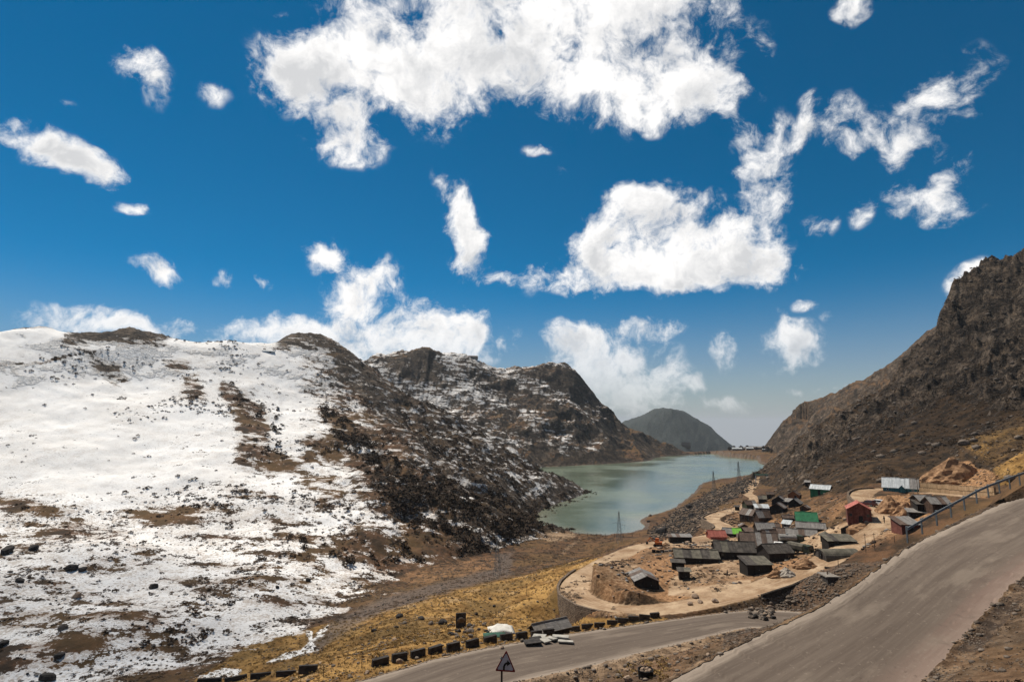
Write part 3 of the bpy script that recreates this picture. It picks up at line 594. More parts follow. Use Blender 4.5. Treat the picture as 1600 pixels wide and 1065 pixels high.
# ------------------------------------------------------------------ cut the sheet into the pieces of the setting
fi = (np.arange(NR - 1)[:, None] * NA + np.arange(NA - 1)[None]).ravel()
quads = np.stack([fi, fi + 1, fi + 1 + NA, fi + NA], 1)
NAMES = ['ground', 'snowy_hill', 'snowy_ridge', 'rocky_mountain', 'distant_mountainside', 'distant_hill', 'asphalt_road', 'asphalt_road', 'dirt_road']
vl = LID.copy(); vl[(RID == 0) & (RW < 0)] = 6; vl[(RID == 1) & (RW < 0)] = 7; vl[(RID == 2) & (RW < 0)] = 8
ql = vl[quads]; ql = np.where((ql[:, 0] == ql[:, 1]) | (ql[:, 0] == ql[:, 2]), ql[:, 0], ql[:, 2])
P3 = np.stack([GX, GY, GZ], 2)
dr = np.gradient(P3, axis=0); da = np.gradient(P3, axis=1)
VN = np.cross(da.reshape(-1, 3), dr.reshape(-1, 3)); VN /= np.linalg.norm(VN, axis=1)[:, None]; VN *= np.sign(VN[:, 2:3]) + (VN[:, 2:3] == 0)
V3 = P3.reshape(-1, 3)
AT = {'cover_a': np.stack([snow, grass, dust_haze], 1), 'cover_b': np.stack([asph, rock, clay], 1), 'cover_c': np.stack([wet, np.maximum((RID == 0) * (RW < 1), i4 * 1.0), i6 * 1.0], 1), 'road_uv': np.stack([RU, RV, np.clip(heath, 0, 1)], 1)}
LABELS = {0: 'brown valley floor and yellow grass slope below the roads', 1: 'broad snow covered hillside left of the lake', 2: 'dark ridge streaked with snow behind the lake', 3: 'dark craggy mountainside on the right', 4: 'hazy rocky slope behind the right mountain', 5: 'blue hazy hill beyond the far end of the lake', 6: 'wide dusty asphalt road climbing to the right', 7: 'lower asphalt road with dark parapet blocks along it', 8: 'pale dirt road looping through the settlement'}
def sheet(name, lab, label):
    q = quads[ql == lab]
    ids, inv = np.unique(q, return_inverse=True); q = inv.reshape(-1, 4)
    me = bpy.data.meshes.new(name); me.vertices.add(len(ids)); me.vertices.foreach_set('co', V3[ids].astype(np.float32).ravel())
    me.loops.add(q.size); me.loops.foreach_set('vertex_index', q.astype(np.int32).ravel())
    me.polygons.add(len(q)); me.polygons.foreach_set('loop_start', np.arange(0, q.size, 4, dtype=np.int32))
    me.update(calc_edges=True)
    me.polygons.foreach_set('use_smooth', np.ones(len(q), bool))
    for an, val in AT.items():
        at = me.attributes.new(an, 'FLOAT_VECTOR', 'POINT'); at.data.foreach_set('vector', val[ids].astype(np.float32).ravel())
    me.normals_split_custom_set_from_vertices(VN[ids].astype(np.float32))
    me.materials.append(mat_g)
    o = bpy.data.objects.new(name, me); COL.objects.link(o); o['kind'] = 'structure'; o['label'] = label
    return o
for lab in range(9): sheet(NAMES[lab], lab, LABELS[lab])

# ------------------------------------------------------------------ the lake
mat_w, g = material('lake_water')
pos = g.n('ShaderNodeNewGeometry').outputs['Position']
dist = g.vm('LENGTH', pos, out=1)
n1 = g.noise(g.map(pos, rot=(0, 0, 0.5), sc=(0.5, 1.3, 1)), 0.6, 5, 0.6)
wd = g.noise(pos, 0.012, 4, 0.55)
wcol = g.mix(g.sm(wd, 0.40, 0.62), (0.085, 0.112, 0.078), (0.135, 0.165, 0.118))
shal = g.attr('shallow').outputs['Fac']
wcol = g.mix(shal, wcol, (0.20, 0.19, 0.135))
bs = g.bsdf(wcol, g.sm(wd, 0.4, 0.6, 0.12, 0.26), g.bump(n1, 0.25, 0.25), 0.5)
bs.inputs['IOR'].default_value = 1.33
cs = [(-0.5, 0)]
b = bmesh.new(); lkz = 0.0
gx = np.linspace(LK[:, 0].min() - 60, LK[:, 0].max() + 70, 90); gy = np.linspace(LK[:, 1].min() - 30, LK[:, 1].max() + 8, 170)
XX, YY = np.meshgrid(gx, gy); sw = poly_sd(XX.ravel(), YY.ravel(), LK)
me = bpy.data.meshes.new('lake')
ny, nx = XX.shape; f0 = (np.arange(ny - 1)[:, None] * nx + np.arange(nx - 1)[None]).ravel()
fq = np.stack([f0, f0 + 1, f0 + 1 + nx, f0 + nx], 1); keep = (sw[fq].min(1) < 14); 
b.free()
fq = fq[keep]; ids, inv = np.unique(fq, return_inverse=True); fq = inv.reshape(-1, 4)
me.from_pydata(np.stack([XX.ravel()[ids], YY.ravel()[ids], 0 * ids], 1).tolist(), [], fq.tolist())
at = me.attributes.new('shallow', 'FLOAT', 'POINT'); at.data.foreach_set('value', (sstep(-16, 0, sw[ids]) * sstep(520, 330, YY.ravel()[ids]) * 0.8).astype(np.float32))
me.materials.append(mat_w)
lk_o = bpy.data.objects.new('lake', me); COL.objects.link(lk_o); lk_o['kind'] = 'structure'; lk_o['label'] = 'green blue mountain lake between the hills'

# ------------------------------------------------------------------ building helpers
class MB:
    def __init__(s): s.v = []; s.f = []
    def add(s, vs, fs):
        o = len(s.v); s.v += [tuple(p) for p in vs]; s.f += [tuple(i + o for i in f) for f in fs]; return s
    def box(s, c, sz, rot=None):
        hx, hy, hz = sz[0] / 2, sz[1] / 2, sz[2] / 2
        vs = [Vector((a * hx, b * hy, d * hz)) for d in (-1, 1) for b in (-1, 1) for a in (-1, 1)]
        if rot is not None: vs = [rot @ p for p in vs]
        vs = [p + Vector(c) for p in vs]
        return s.add(vs, [(0, 2, 3, 1), (4, 5, 7, 6), (0, 1, 5, 4), (2, 6, 7, 3), (0, 4, 6, 2), (1, 3, 7, 5)])
    def hexa(s, lo, hi):                 # two quads (counter-clockwise from above), lower and upper
        return s.add(list(lo) + list(hi), [(3, 2, 1, 0), (4, 5, 6, 7), (0, 1, 5, 4), (1, 2, 6, 5), (2, 3, 7, 6), (3, 0, 4, 7)])
    def extr(s, poly, p0, p1, ax, up):   # 2-D outline carried from p0 to p1
        n = len(poly); ax = Vector(ax); up = Vector(up)
        A = [Vector(p0) + ax * a + up * b for a, b in poly]; B = [Vector(p1) + ax * a + up * b for a, b in poly]
        return s.add(A + B, [tuple(range(n))[::-1], tuple(range(n, 2 * n))] + [(i, (i + 1) % n, n + (i + 1) % n, n + i) for i in range(n)])
    def tube(s, p0, p1, r0, r1=None, n=6):
        r1 = r0 if r1 is None else r1; p0 = Vector(p0); p1 = Vector(p1); d = (p1 - p0).normalized()
        a = d.orthogonal().normalized(); b = d.cross(a)
        vs = [p0 + (a * math.cos(t) + b * math.sin(t)) * r0 for t in [2 * math.pi * i / n for i in range(n)]] + [p1 + (a * math.cos(t) + b * math.sin(t)) * r1 for t in [2 * math.pi * i / n for i in range(n)]]
        return s.add(vs, [tuple(range(n))[::-1], tuple(range(n, 2 * n))] + [(i, (i + 1) % n, n + (i + 1) % n, n + i) for i in range(n)])
    def mesh(s, name, mat, smooth=False):
        me = bpy.data.meshes.new(name); me.from_pydata(s.v, [], s.f); me.materials.append(mat)
        b = bmesh.new(); b.from_mesh(me); bmesh.ops.recalc_face_normals(b, faces=b.faces); b.to_mesh(me); b.free()
        if smooth: me.polygons.foreach_set('use_smooth', [True] * len(me.polygons))
        return me
    def build(s, name, mat, parent=None, smooth=False):
        o = bpy.data.objects.new(name, s.mesh(name, mat, smooth)); COL.objects.link(o)
        if parent is not None: o.parent = parent
        return o
def tag(o, label, cat, group=None):
    o['label'] = label; o['category'] = cat
    if group: o['group'] = group
    return o
def thing(name, label, cat, loc, rotz=0.0, group=None):
    o = bpy.data.objects.new(name, None); COL.objects.link(o); o.location = loc; o.rotation_euler = (0, 0, rotz); o.empty_display_size = 0.3
    return tag(o, label, cat, group)
def child(name, me, parent, loc=(0, 0, 0), rot=(0, 0, 0), sc=(1, 1, 1)):
    o = bpy.data.objects.new(name, me); COL.objects.link(o); o.parent = parent; o.location = loc; o.rotation_euler = rot; o.scale = sc
    return o

def mk(name, c1, c2, scale=3.0, rough=0.9, metal=0.0, stripe=None, rnd=0.25, spec=0.2, bump=0.3):
    m, g = material(name)
    tc = g.n('ShaderNodeTexCoord').outputs['Object']; oi = g.n('ShaderNodeObjectInfo').outputs['Random']
    sh = g.n('ShaderNodeCombineXYZ'); g.put(sh.inputs[0], g.m('MULTIPLY', oi, 37.0)); g.put(sh.inputs[1], g.m('MULTIPLY', oi, 11.0))
    p = g.vm('ADD', tc, sh.outputs[0])
    a = g.noise(p, scale, 6, 0.62); b = g.noise(p, scale * 6, 4, 0.6)
    col = g.mix(g.sm(a, 0.33, 0.67), c1, c2)
    col = g.mix(g.sm(b, 0.55, 0.75, 0, .45), col, tuple(0.45 * (q + r) * 0.6 for q, r in zip(c1, c2)))
    h = g.m('ADD', a, g.m('MULTIPLY', b, 0.4))
    if stripe:
        axis, per = stripe
        cx = g.sep(tc)[axis]
        wv = g.m('SINE', g.m('MULTIPLY', cx, 2 * math.pi / per))
        pl = g.noise(g.map(p, sc=tuple((1 / per if i == axis else 0.15) for i in range(3))), 1.0, 2, 0.5)
        col = g.mix(g.sm(pl, 0.35, 0.65, 0, .6), col, tuple(0.55 * q for q in c1))
        h = g.m('ADD', g.m('MULTIPLY', h, 0.4), g.m('MULTIPLY', wv, 0.35))
    col = g.mix(g.m('MULTIPLY', oi, rnd), col, tuple(0.5 * q for q in c2))
    g.bsdf(col, rough, g.bump(h, bump, 0.05), spec, metal)
    return m
M = {
 'tar': mk('black_timber', (0.010, 0.008, 0.007), (0.030, 0.022, 0.017), 2.0, stripe=(0, 0.22)),  # near-black boards, the same tone on every side
 'brown': mk('weathered_planks', (0.035, 0.020, 0.013), (0.090, 0.052, 0.034), 2.0, stripe=(0, 0.25)),
 'redwood': mk('red_planks', (0.10, 0.030, 0.022), (0.20, 0.075, 0.055), 2.0, stripe=(0, 0.35)),
 'rust': mk('rusty_sheet', (0.075, 0.048, 0.034), (0.17, 0.115, 0.085), 1.2, 0.7, stripe=(0, 0.20)),
 'greytin': mk('grey_sheet', (0.17, 0.155, 0.14), (0.30, 0.275, 0.25), 1.2, 0.6, stripe=(0, 0.20)),
 'palesheet': mk('pale_sheet', (0.40, 0.42, 0.42), (0.58, 0.60, 0.60), 1.2, 0.55, stripe=(0, 0.22), rnd=.1),
 'tarp': mk('olive_tarpaulin', (0.070, 0.062, 0.046), (0.155, 0.138, 0.105), 0.9),
 'darkroof': mk('dark_felt_roof', (0.040, 0.034, 0.029), (0.115, 0.098, 0.082), 1.0, stripe=(0, 0.9)),
 'green': mk('green_sheet', (0.016, 0.105, 0.045), (0.03, 0.17, 0.075), 1.0, 0.6, rnd=.1),
 'dullgreen': mk('faded_green_sheet', (0.02, 0.06, 0.04), (0.04, 0.10, 0.07), 1.5),
 'lime': mk('lime_sheet', (0.13, 0.36, 0.035), (0.20, 0.48, 0.06), 1.0, 0.6, rnd=.1),
 'coral': mk('coral_red_sheet', (0.34, 0.095, 0.066), (0.50, 0.165, 0.12), 1.0, 0.6, stripe=(0, 0.25), rnd=.1),
 'teal': mk('teal_boards', (0.030, 0.12, 0.13), (0.055, 0.19, 0.20), 2.0, stripe=(0, 0.3)),
 'orange': mk('orange_boards', (0.25, 0.075, 0.025), (0.36, 0.13, 0.05), 2.0),
 'white': mk('white_paint', (0.62, 0.61, 0.59), (0.76, 0.75, 0.73), 2.0, 0.5, rnd=.05),
 'dark': mk('dark_opening', (0.006, 0.006, 0.006), (0.014, 0.012, 0.011), 2.0, 0.7),
 'glass': mk('window_glass', (0.02, 0.025, 0.03), (0.035, 0.04, 0.05), 1.0, 0.12, spec=0.6, bump=0.0),
 'block': mk('dark_concrete', (0.016, 0.014, 0.013), (0.060, 0.051, 0.045), 2.5, bump=.5),  # dark mottled concrete, the same tone on all sides
 'concrete': mk('weathered_concrete', (0.15, 0.13, 0.11), (0.27, 0.24, 0.205), 1.6, bump=.5),
 'slab': mk('pale_slab', (0.28, 0.26, 0.22), (0.42, 0.39, 0.34), 2.0, bump=.4),
 'steel': mk('galvanised_steel', (0.15, 0.165, 0.168), (0.24, 0.255, 0.258), 3.0, 0.5, 0.0, bump=.1),
 'pylon': mk('pylon_steel', (0.11, 0.115, 0.115), (0.19, 0.195, 0.195), 3.0, 0.6, 0.2, bump=.1),
 'pole': mk('pole_wood', (0.07, 0.05, 0.035), (0.14, 0.10, 0.075), 3.0),
 'signred': mk('sign_red', (0.12, 0.012, 0.012), (0.18, 0.020, 0.018), 4.0, 0.5, rnd=.05),
 'signwhite': mk('sign_grey_white', (0.33, 0.33, 0.36), (0.45, 0.45, 0.48), 4.0, 0.5, rnd=.05),
 'black': mk('black_paint', (0.008, 0.008, 0.008), (0.016, 0.015, 0.014), 4.0, 0.6, rnd=.05),
 'stone': mk('grey_stone', (0.075, 0.056, 0.042), (0.225, 0.178, 0.138), 2.2, bump=.8, rnd=.5),
 'darkstone': mk('dark_wet_stone', (0.014, 0.012, 0.011), (0.055, 0.046, 0.040), 2.2, bump=.8),
 'tanstone': mk('tan_stone', (0.20, 0.135, 0.09), (0.38, 0.28, 0.20), 2.2, bump=.8),
 'olivepaint': mk('army_green_paint', (0.025, 0.032, 0.018), (0.050, 0.058, 0.034), 2.0, 0.6),
 'tank': mk('tanker_steel', (0.18, 0.165, 0.145), (0.30, 0.28, 0.25), 2.0, 0.5, 0.2),
 'tyre': mk('tyre_rubber', (0.012, 0.012, 0.012), (0.024, 0.022, 0.020), 4.0),
 'orangepaint': mk('orange_machine_paint', (0.42, 0.10, 0.02), (0.55, 0.16, 0.04), 3.0, 0.5, rnd=.05),
 'maroon': mk('maroon_car_paint', (0.07, 0.012, 0.012), (0.10, 0.02, 0.02), 3.0, 0.3, spec=.5, rnd=.05),
 'cloth': mk('dark_clothing', (0.018, 0.014, 0.014), (0.045, 0.032, 0.028), 6.0), 'skin': mk('skin', (0.22, 0.12, 0.08), (0.28, 0.16, 0.11), 6.0, 0.6), 'hair': mk('hair', (0.01, 0.008, 0.007), (0.02, 0.015, 0.012), 9.0),
 'canvas': mk('white_canvas', (0.50, 0.47, 0.41), (0.68, 0.64, 0.57), 1.6),
 'lamp': mk('lamp_glass', (0.5, 0.48, 0.42), (0.6, 0.58, 0.5), 3.0, .2),
}
# dry stone masonry with courses
def masonry(name, c1, c2, sx, sz):
    m, g = material(name); uv = g.n('ShaderNodeUVMap').outputs[0]
    br = g.n('ShaderNodeTexBrick'); g.put(br.inputs['Vector'], g.vm('ADD', uv, g.scale(g.noise(uv, 1.5, 3, .5, out=1), 0.12)))
    g.put(br.inputs['Color1'], c1); g.put(br.inputs['Color2'], c2); g.put(br.inputs['Mortar'], tuple(0.3 * q for q in c1)); g.put(br.inputs['Scale'], 1.0)
    g.put(br.inputs['Mortar Size'], 0.03); g.put(br.inputs['Brick Width'], sx); g.put(br.inputs['Row Height'], sz); g.put(br.inputs['Bias'], 0.0)
    n = g.noise(uv, 2.0, 6, .6)
    col = g.mix(g.sm(n, .4, .7, 0, .5), br.outputs[0], c2)
    g.bsdf(col, 0.95, g.bump(g.m('ADD', g.m('MULTIPLY', br.outputs[1], -1.0), n), 0.7, 0.08), 0.1)
    return m
M['drywall'] = masonry('dry_stone_masonry', (0.10, 0.072, 0.052), (0.22, 0.165, 0.12), 0.6, 0.28)
M['tanwall'] = masonry('tan_masonry', (0.24, 0.155, 0.085), (0.38, 0.26, 0.155), 0.8, 0.35)
M['shadewall'] = masonry('shaded_masonry', (0.022, 0.017, 0.014), (0.055, 0.043, 0.034), 0.6, 0.28)  # dry stone masonry darkened in colour for the shadowed wall face

# ------------------------------------------------------------------ huts
SHEETS = {}
def slab_mesh(key, lx, ly, t, mat):      # a thin roof sheet lying in x,y, shared between alike sheets
    k_ = (key, round(lx, 2), round(ly, 2))
    if k_ not in SHEETS: SHEETS[k_] = MB().box((0, 0, 0), (lx, ly, t)).mesh('sheet', mat)
    return SHEETS[k_]
def hut(name, label, px, py, wpx, dm, hpx, rpx, rot, roof, wall, cover, door=True, windows=0, sheets=4, group='huts of the settlement', cat='hut', lean=0.0, over=0.35, dormer=None):
    p = ground(px, py); m_ = p.length and math.hypot(p.x, p.y) / FPX
    a = math.atan2(p.x, p.y); w_ = wpx * m_; h = hpx * m_ * 0.86; r_ = rpx * m_; d_ = dm; rz = -a + R(rot)
    t = thing(name, label, cat, p, rz, group)
    Wm, Cm = M[wall], M[cover]; lo = -2.2
    x0, x1 = -w_ / 2, w_ / 2; y0, y1 = 0.0, d_
    b = MB(); rm = []                    # rm: list of roof planes (centre, size, rotation)
    if roof == 'front':                  # gable towards the camera, ridge runs back
        b.extr([(x0, lo), (x1, lo), (x1, h), (0, h + r_), (x0, h)], (0, y0, 0), (0, y1, 0), (1, 0, 0), (0, 0, 1))
        sl = math.hypot(w_ / 2, r_); an = math.atan2(r_, w_ / 2)
        planes = [(-1, an), (1, -an)]
        for sgn, ang in planes:
            rm.append((Vector((sgn * w_ / 4, d_ / 2, h + r_ / 2)), sl + over, d_ + 2 * over, Matrix.Rotation(-ang, 3, 'Y'), 'y'))
    elif roof == 'side':                 # eaves towards the camera, ridge runs across
        b.extr([(y0, lo), (y1, lo), (y1, h), (d_ / 2, h + r_), (y0, h)], (x0, 0, 0), (x1, 0, 0), (0, 1, 0), (0, 0, 1))
        sl = math.hypot(d_ / 2, r_); an = math.atan2(r_, d_ / 2)
        rm.append((Vector((0, d_ / 4, h + r_ / 2)), w_ + 2 * over, sl + over, Matrix.Rotation(an, 3, 'X'), 'x'))
        rm.append((Vector((0, 3 * d_ / 4, h + r_ / 2)), w_ + 2 * over, sl + over, Matrix.Rotation(-an, 3, 'X'), 'x'))
    elif roof == 'mono':                 # one slope, falling to the front
        b.extr([(y0, lo), (y1, lo), (y1, h + r_), (y0, h)], (x0, 0, 0), (x1, 0, 0), (0, 1, 0), (0, 0, 1))
        an = math.atan2(r_, d_)
        rm.append((Vector((0, d_ / 2, h + r_ / 2)), w_ + 2 * over, math.hypot(d_, r_) + 2 * over, Matrix.Rotation(an, 3, 'X'), 'x'))
    elif roof == 'arch':
        n = 12; pts = [(math.cos(math.pi * i / n) * w_ / 2, math.sin(math.pi * i / n) * h) for i in range(n + 1)]
        b.extr([(x1, lo)] + pts + [(x0, lo)], (0, 0.12, 0), (0, y1 - 0.12, 0), (1, 0, 0), (0, 0, 1))
    wo = b.build('wall', Wm, t)
    if roof == 'arch':
        nn = max(3, int(d_ / 1.6)); ln = d_ / nn; pr = pts; oo = [(q[0] * 1.05, q[1] * 1.05) for q in pts]
        cm = MB().extr(pr + oo[::-1], (0, 0, 0), (0, ln * 0.985, 0), (1, 0, 0), (0, 0, 1)).mesh('arch_sheet', Cm)
        for i in range(nn): child('arch_sheet', cm, t, (0, i * ln, 0.0 if i % 2 else 0.03))
    for ri_, (c, lx, ly, rt, ax) in enumerate(rm):
        ro = MB().box((0, 0, 0), (lx, ly, 0.05)).build('roof', Cm, t)
        ro.location = c + rt @ Vector((0, 0, 0.04)); ro.rotation_euler = rt.to_euler()
        if sheets:
            n = sheets; ln = (lx if ax == 'x' else ly) / n
            sm_ = slab_mesh(cover + ax, ln * 0.96 if ax == 'x' else lx * 1.01, ly * 1.01 if ax == 'x' else ln * 0.96, 0.03, Cm)
            alt = {'rust': 'greytin', 'greytin': 'rust', 'darkroof': 'tarp', 'tarp': 'darkroof', 'palesheet': 'greytin', 'coral': 'coral', 'green': 'green', 'concrete': 'greytin'}.get(cover, cover)
            sm_alt = slab_mesh(alt + ax, ln * 0.96 if ax == 'x' else lx * 1.01, ly * 1.01 if ax == 'x' else ln * 0.96, 0.03, M[alt])
            for i in range(n):
                off_ = (i + 0.5) * ln - (lx if ax == 'x' else ly) / 2
                child('sheet', random.choice([sm_, sm_, sm_, sm_alt]), ro, (off_, random.uniform(-.05, .05), 0.05) if ax == 'x' else (random.uniform(-.05, .05), off_, 0.05), (random.uniform(-.012, .012), random.uniform(-.012, .012), random.uniform(-.02, .02)))
    if door:
        dx_ = random.uniform(-.22, .22) * w_; dw_ = min(0.9, w_ * 0.25); dh_ = min(1.9, h * 0.85)
        do = MB().box((dx_, y0 - 0.03, dh_ / 2), (dw_, 0.08, dh_)).build('door', M['dark'], t)
        MB().box((dx_ + dw_ * .35, y0 - 0.09, dh_ * .5), (0.06, 0.05, 0.16)).build('handle', M['steel'], do)
    for i in range(windows):
        wx = (-0.36 + 0.72 * (i / max(1, windows - 1) if windows > 1 else 0.9)) * w_; s_ = min(0.8, h * .4)
        wn = MB().box((wx, y0 - 0.03, h * 0.6), (s_, 0.08, s_)).build('window', M['white'] if wall == 'teal' else Wm, t)
        MB().box((wx, y0 - 0.06, h * 0.6), (s_ * .8, 0.06, s_ * .8)).build('pane', M['glass'], wn)
    if dormer:
        dw_ = dormer * w_
        dm_ = MB().extr([(-dw_ / 2, 0), (dw_ / 2, 0), (dw_ / 2, h * .9), (0, h * .9 + dw_ * .5), (-dw_ / 2, h * .9)], (w_ * .05, -0.9, 0), (w_ * .05, d_ * .4, 0), (1, 0, 0), (0, 0, 1)).build('porch', Wm, t)
        for sg in (-1, 1):
            an = math.atan2(dw_ * .5, dw_ / 2); sl = math.hypot(dw_ * .5, dw_ / 2)
            ro = MB().box((0, 0, 0), (sl + .15, d_ * .4 + 1.1, 0.05)).build('porch_roof', Cm, t); ro.location = (w_ * .05 + sg * dw_ / 4, d_ * .2 - .5, h * .9 + dw_ * .25 + .04); ro.rotation_euler = (0, sg * an, 0)
    return t
hut('timber_hut','black gabled hut with pale grey roof standing alone in the road loop',1011,919,35,6.5,12,7,14,'front','tar','greytin',sheets=4)
hut('long_shed','long black shed with thin pale flat roof beside the orange digger',1064,848,31,2.6,10,1.5,12,'mono','tar','greytin',sheets=6)
hut('tarpaulin_hut','low black hut under a sagging olive tarpaulin roof',1090,880,58,6.0,9,8,9,'side','tar','tarp',sheets=5,over=.5)
hut('small_shed','tiny black shed behind the smaller of two roadside sheds',1060,890,17,2.2,12,1.0,4,'mono','tar','darkroof',sheets=0)
hut('small_shed','tiny black shed with olive roof edge, nearer of two roadside sheds',1070,905,15,2.0,13,1.5,6,'mono','tar','tarp',sheets=2)
hut('timber_hut','long black hut with dark roof between tarpaulin hut and brown roof',1152,873,54,6.0,11,11,12,'side','tar','darkroof',sheets=6,windows=2)
hut('timber_hut','black walled hut under a big rust brown sheet roof',1188,861,46,6.5,9,14,8,'side','tar','rust',sheets=7,windows=3)
hut('timber_hut','dark hut with striped grey roof right behind the flat roofed hut',1222,876,36,5.5,12,9,32,'side','tar','darkroof',sheets=6,windows=1)
hut('timber_hut','black box hut with flat dark roof nearest the lower dirt track',1188,896,34,4.6,14,4,22,'mono','tar','darkroof',sheets=5)
hut('arched_hut','half round corrugated hut beside the lower dirt track',1281,872,27,8.0,13,0,-58,'arch','darkroof','tarp',sheets=0,door=True)
hut('long_shed','low olive roofed shed stretching behind the half round hut',1316,850,34,3.6,5,4,24,'mono','tar','tarp',sheets=5)
hut('green_roof_house','grey house with bright green roof in the middle of the huts',1262,824,25,5.0,10,10,5,'side','greytin','green',sheets=4,windows=1)
hut('timber_hut','dark hut with grey sheet roof in front of the green roof',1268,833,34,3.6,8,6,4,'side','tar','greytin',sheets=5)
hut('timber_hut','long black hut with pale grey roof behind the tank truck',1243,841,52,3.6,6,6,2,'side','tar','greytin',sheets=7)
hut('timber_hut','brown hut with rusty pitched roof left of the grey roofs',1203,837,30,5,9,8,16,'side','tar','rust',sheets=5)
hut('timber_hut','small hut with steep brown roof leaning left of the tank truck',1209,851,20,4,10,10,35,'side','tar','rust',sheets=4)
hut('plank_hut','brown plank hut with pale brown roof near the upper lakeside road',1168,815,26,4.5,11,7,-38,'side','brown','rust',sheets=5,windows=2)
hut('plank_hut','small rusty roofed hut right of the lakeside plank hut',1196,815,18,4,7,8,30,'side','brown','rust',sheets=4)
hut('pale_shed','small pale flat roofed shed among the upper huts',1192,800,18,3.6,7,3,12,'mono','greytin','palesheet',sheets=4)
hut('plank_hut','dark gabled hut with brown roof right of the pale shed',1214,802,19,4.5,9,6,-18,'front','tar','rust',sheets=4)
hut('plank_hut','black gabled hut behind the pale shed',1217,790,18,4.5,8,6,-14,'front','tar','rust',sheets=4)
hut('orange_hut','small orange gabled hut highest of the upper cluster',1240,780,14,4,7,5,-12,'front','orange','rust',sheets=3)
hut('plank_hut','small black gabled hut with light grey roof below the orange hut',1241,792,15,4,6,6,-16,'front','tar','greytin',sheets=3)
hut('green_tent','green walled shelter with pale roof alone on the hillside',1281,773,24,4,9,5,-18,'side','green','palesheet',sheets=4,door=True)
hut('small_shed','tiny dark cabin above the green shelter on the slope',1262,759,6,2,6,1.5,0,'mono','tar','greytin',sheets=0)
hut('plank_hut','dark green hut at the left end of the upper cluster',1175,796,15,4,8,5,30,'side','olivepaint','rust',sheets=3)
hut('small_shed','tiny black cabin beside the lakeside dirt road',1152,797,6,2,6,1,0,'mono','tar','darkroof',sheets=0)
hut('red_roof_shelter','low shelter with coral red roof by the grey and lime roof',1123,843,23,4,5,7,20,'side','coral','coral',sheets=4,door=False)
hut('lime_roof_hut','low hut with grey and lime green roof beside the red shelter',1145,839,23,4,6,6,8,'side','tar','greytin',sheets=4,door=False)
hut('red_house','tall red plank house with coral roof above the dirt track',1344,818,27,5.5,21,8,4,'front','redwood','coral',sheets=5,windows=2)
hut('teal_house','teal house with pale sheet roof and pointed porch at the bend',1407,769,37,5.5,6.5,11,-4,'side','teal','palesheet',sheets=8,windows=2,dormer=.2)
hut('shack','brown shack with pale roof, tallest of the huddle behind the guard rail',1452,797,18,4,13,6,30,'side','brown','greytin',sheets=3)
hut('shack','brown shack with rosy grey roof, rightmost of the huddle',1472,796,20,4,8,7,28,'side','brown','greytin',sheets=4)
hut('shack','dark windowless shack at the left of the huddle',1443,803,11,3,14,3,18,'mono','tar','darkroof',sheets=0)
hut('shack','low dark shack in front of the huddle',1434,808,17,3,7,2,10,'mono','tar','greytin',sheets=3)
hut('shack','grey roofed shack right below the start of the guard rail',1424,829,22,4,9,5,28,'mono','redwood','greytin',sheets=3)
for a_ in [('tiny dark shed squeezed between the tarpaulin hut and the long black hut',1126,862,13,'tar','rust'),('tiny rusty shed left of the big rust brown roof',1160,846,12,'brown','rust'),('tiny grey shed left of the bright green roof',1233,815,13,'tar','greytin'),('tiny brown shed above the bright green roof',1256,799,10,'brown','rust'),('tiny dark shed above the pale flat roofed shed',1192,785,10,'tar','darkroof'),('tiny brown shed at the top left of the upper cluster',1204,778,9,'brown','rust'),('tiny grey shed between the orange hut and the gabled huts',1229,789,9,'tar','greytin'),('tiny dark shed right of the parked tank truck',1290,843,12,'tar','tarp'),('tiny dark shed by the poles left of the red house',1322,833,12,'tar','darkroof'),('tiny brown shed below the plank hut on the lakeside road',1163,828,11,'brown','rust'),('tiny dark shed right of the red shelter roofs',1172,836,11,'tar','rust'),('tiny pale shed at the foot of the green roofed house',1228,824,10,'greytin','palesheet')]:
    hut('tiny_shed', a_[0], a_[1], a_[2], a_[3], 2.4, 6, 3, random.uniform(-30, 30), random.choice(['side', 'mono', 'front']), a_[4], a_[5], sheets=2)
hut('roadside_hut','hut below the lower road, only its grey roof above the blocks',834,988,24,5.0,3,9,-58,'front','tar','concrete',sheets=3,door=False,group=None)
for o in list(COL.objects):              # half of the lime roof is painted
    if o.get('label', '').startswith('low hut with grey and lime'):
        ch = [c for c in COL.objects if c.parent and c.parent.parent == o and c.name.startswith('sheet')]
        lm = ch[0].data.copy(); lm.materials[0] = M['lime']
        for c in (ch[3], ch[2]): c.data = lm

# far buildings
for i, (px_, py_, w_, h_, r_, mt, lb) in enumerate([(1152,703.5,13,3,1.6,'palesheet','pale long house, leftmost in the far lakeside village'),(1163,701,9,3,1.5,'greytin','small grey house left of the middle of the far village'),(1172,703,10,3.2,1.6,'palesheet','pale house in the middle of the far village'),(1178,700,9,3,1.4,'rust','brown roofed house behind the middle of the far village'),(1187,702,13,3.4,1.4,'greytin','wide grey house at the right end of the far village'),(1196,704,8,2.6,1.2,'palesheet','small pale house at the far village right edge')]):
    try: hut('village_house', lb, px_, py_, w_, 8, h_, r_, random.uniform(-15, 15), 'side', 'concrete', mt, sheets=0, windows=3, group='far village houses', cat='house')
    except ValueError as e: print(e)
hut('pavilion', 'dark lakeside pavilion on the far left shore', 1072, 699.5, 13, 8, 5, 4, 0, 'side', 'brown', 'darkroof', sheets=0, windows=3, group=None, cat='building')
hut('ridge_station', 'small dark station building on the far ridge crest', 738, 558, 18, 8, 3.5, 2, 10, 'mono', 'concrete', 'rust', sheets=0, windows=2, group=None, cat='building')
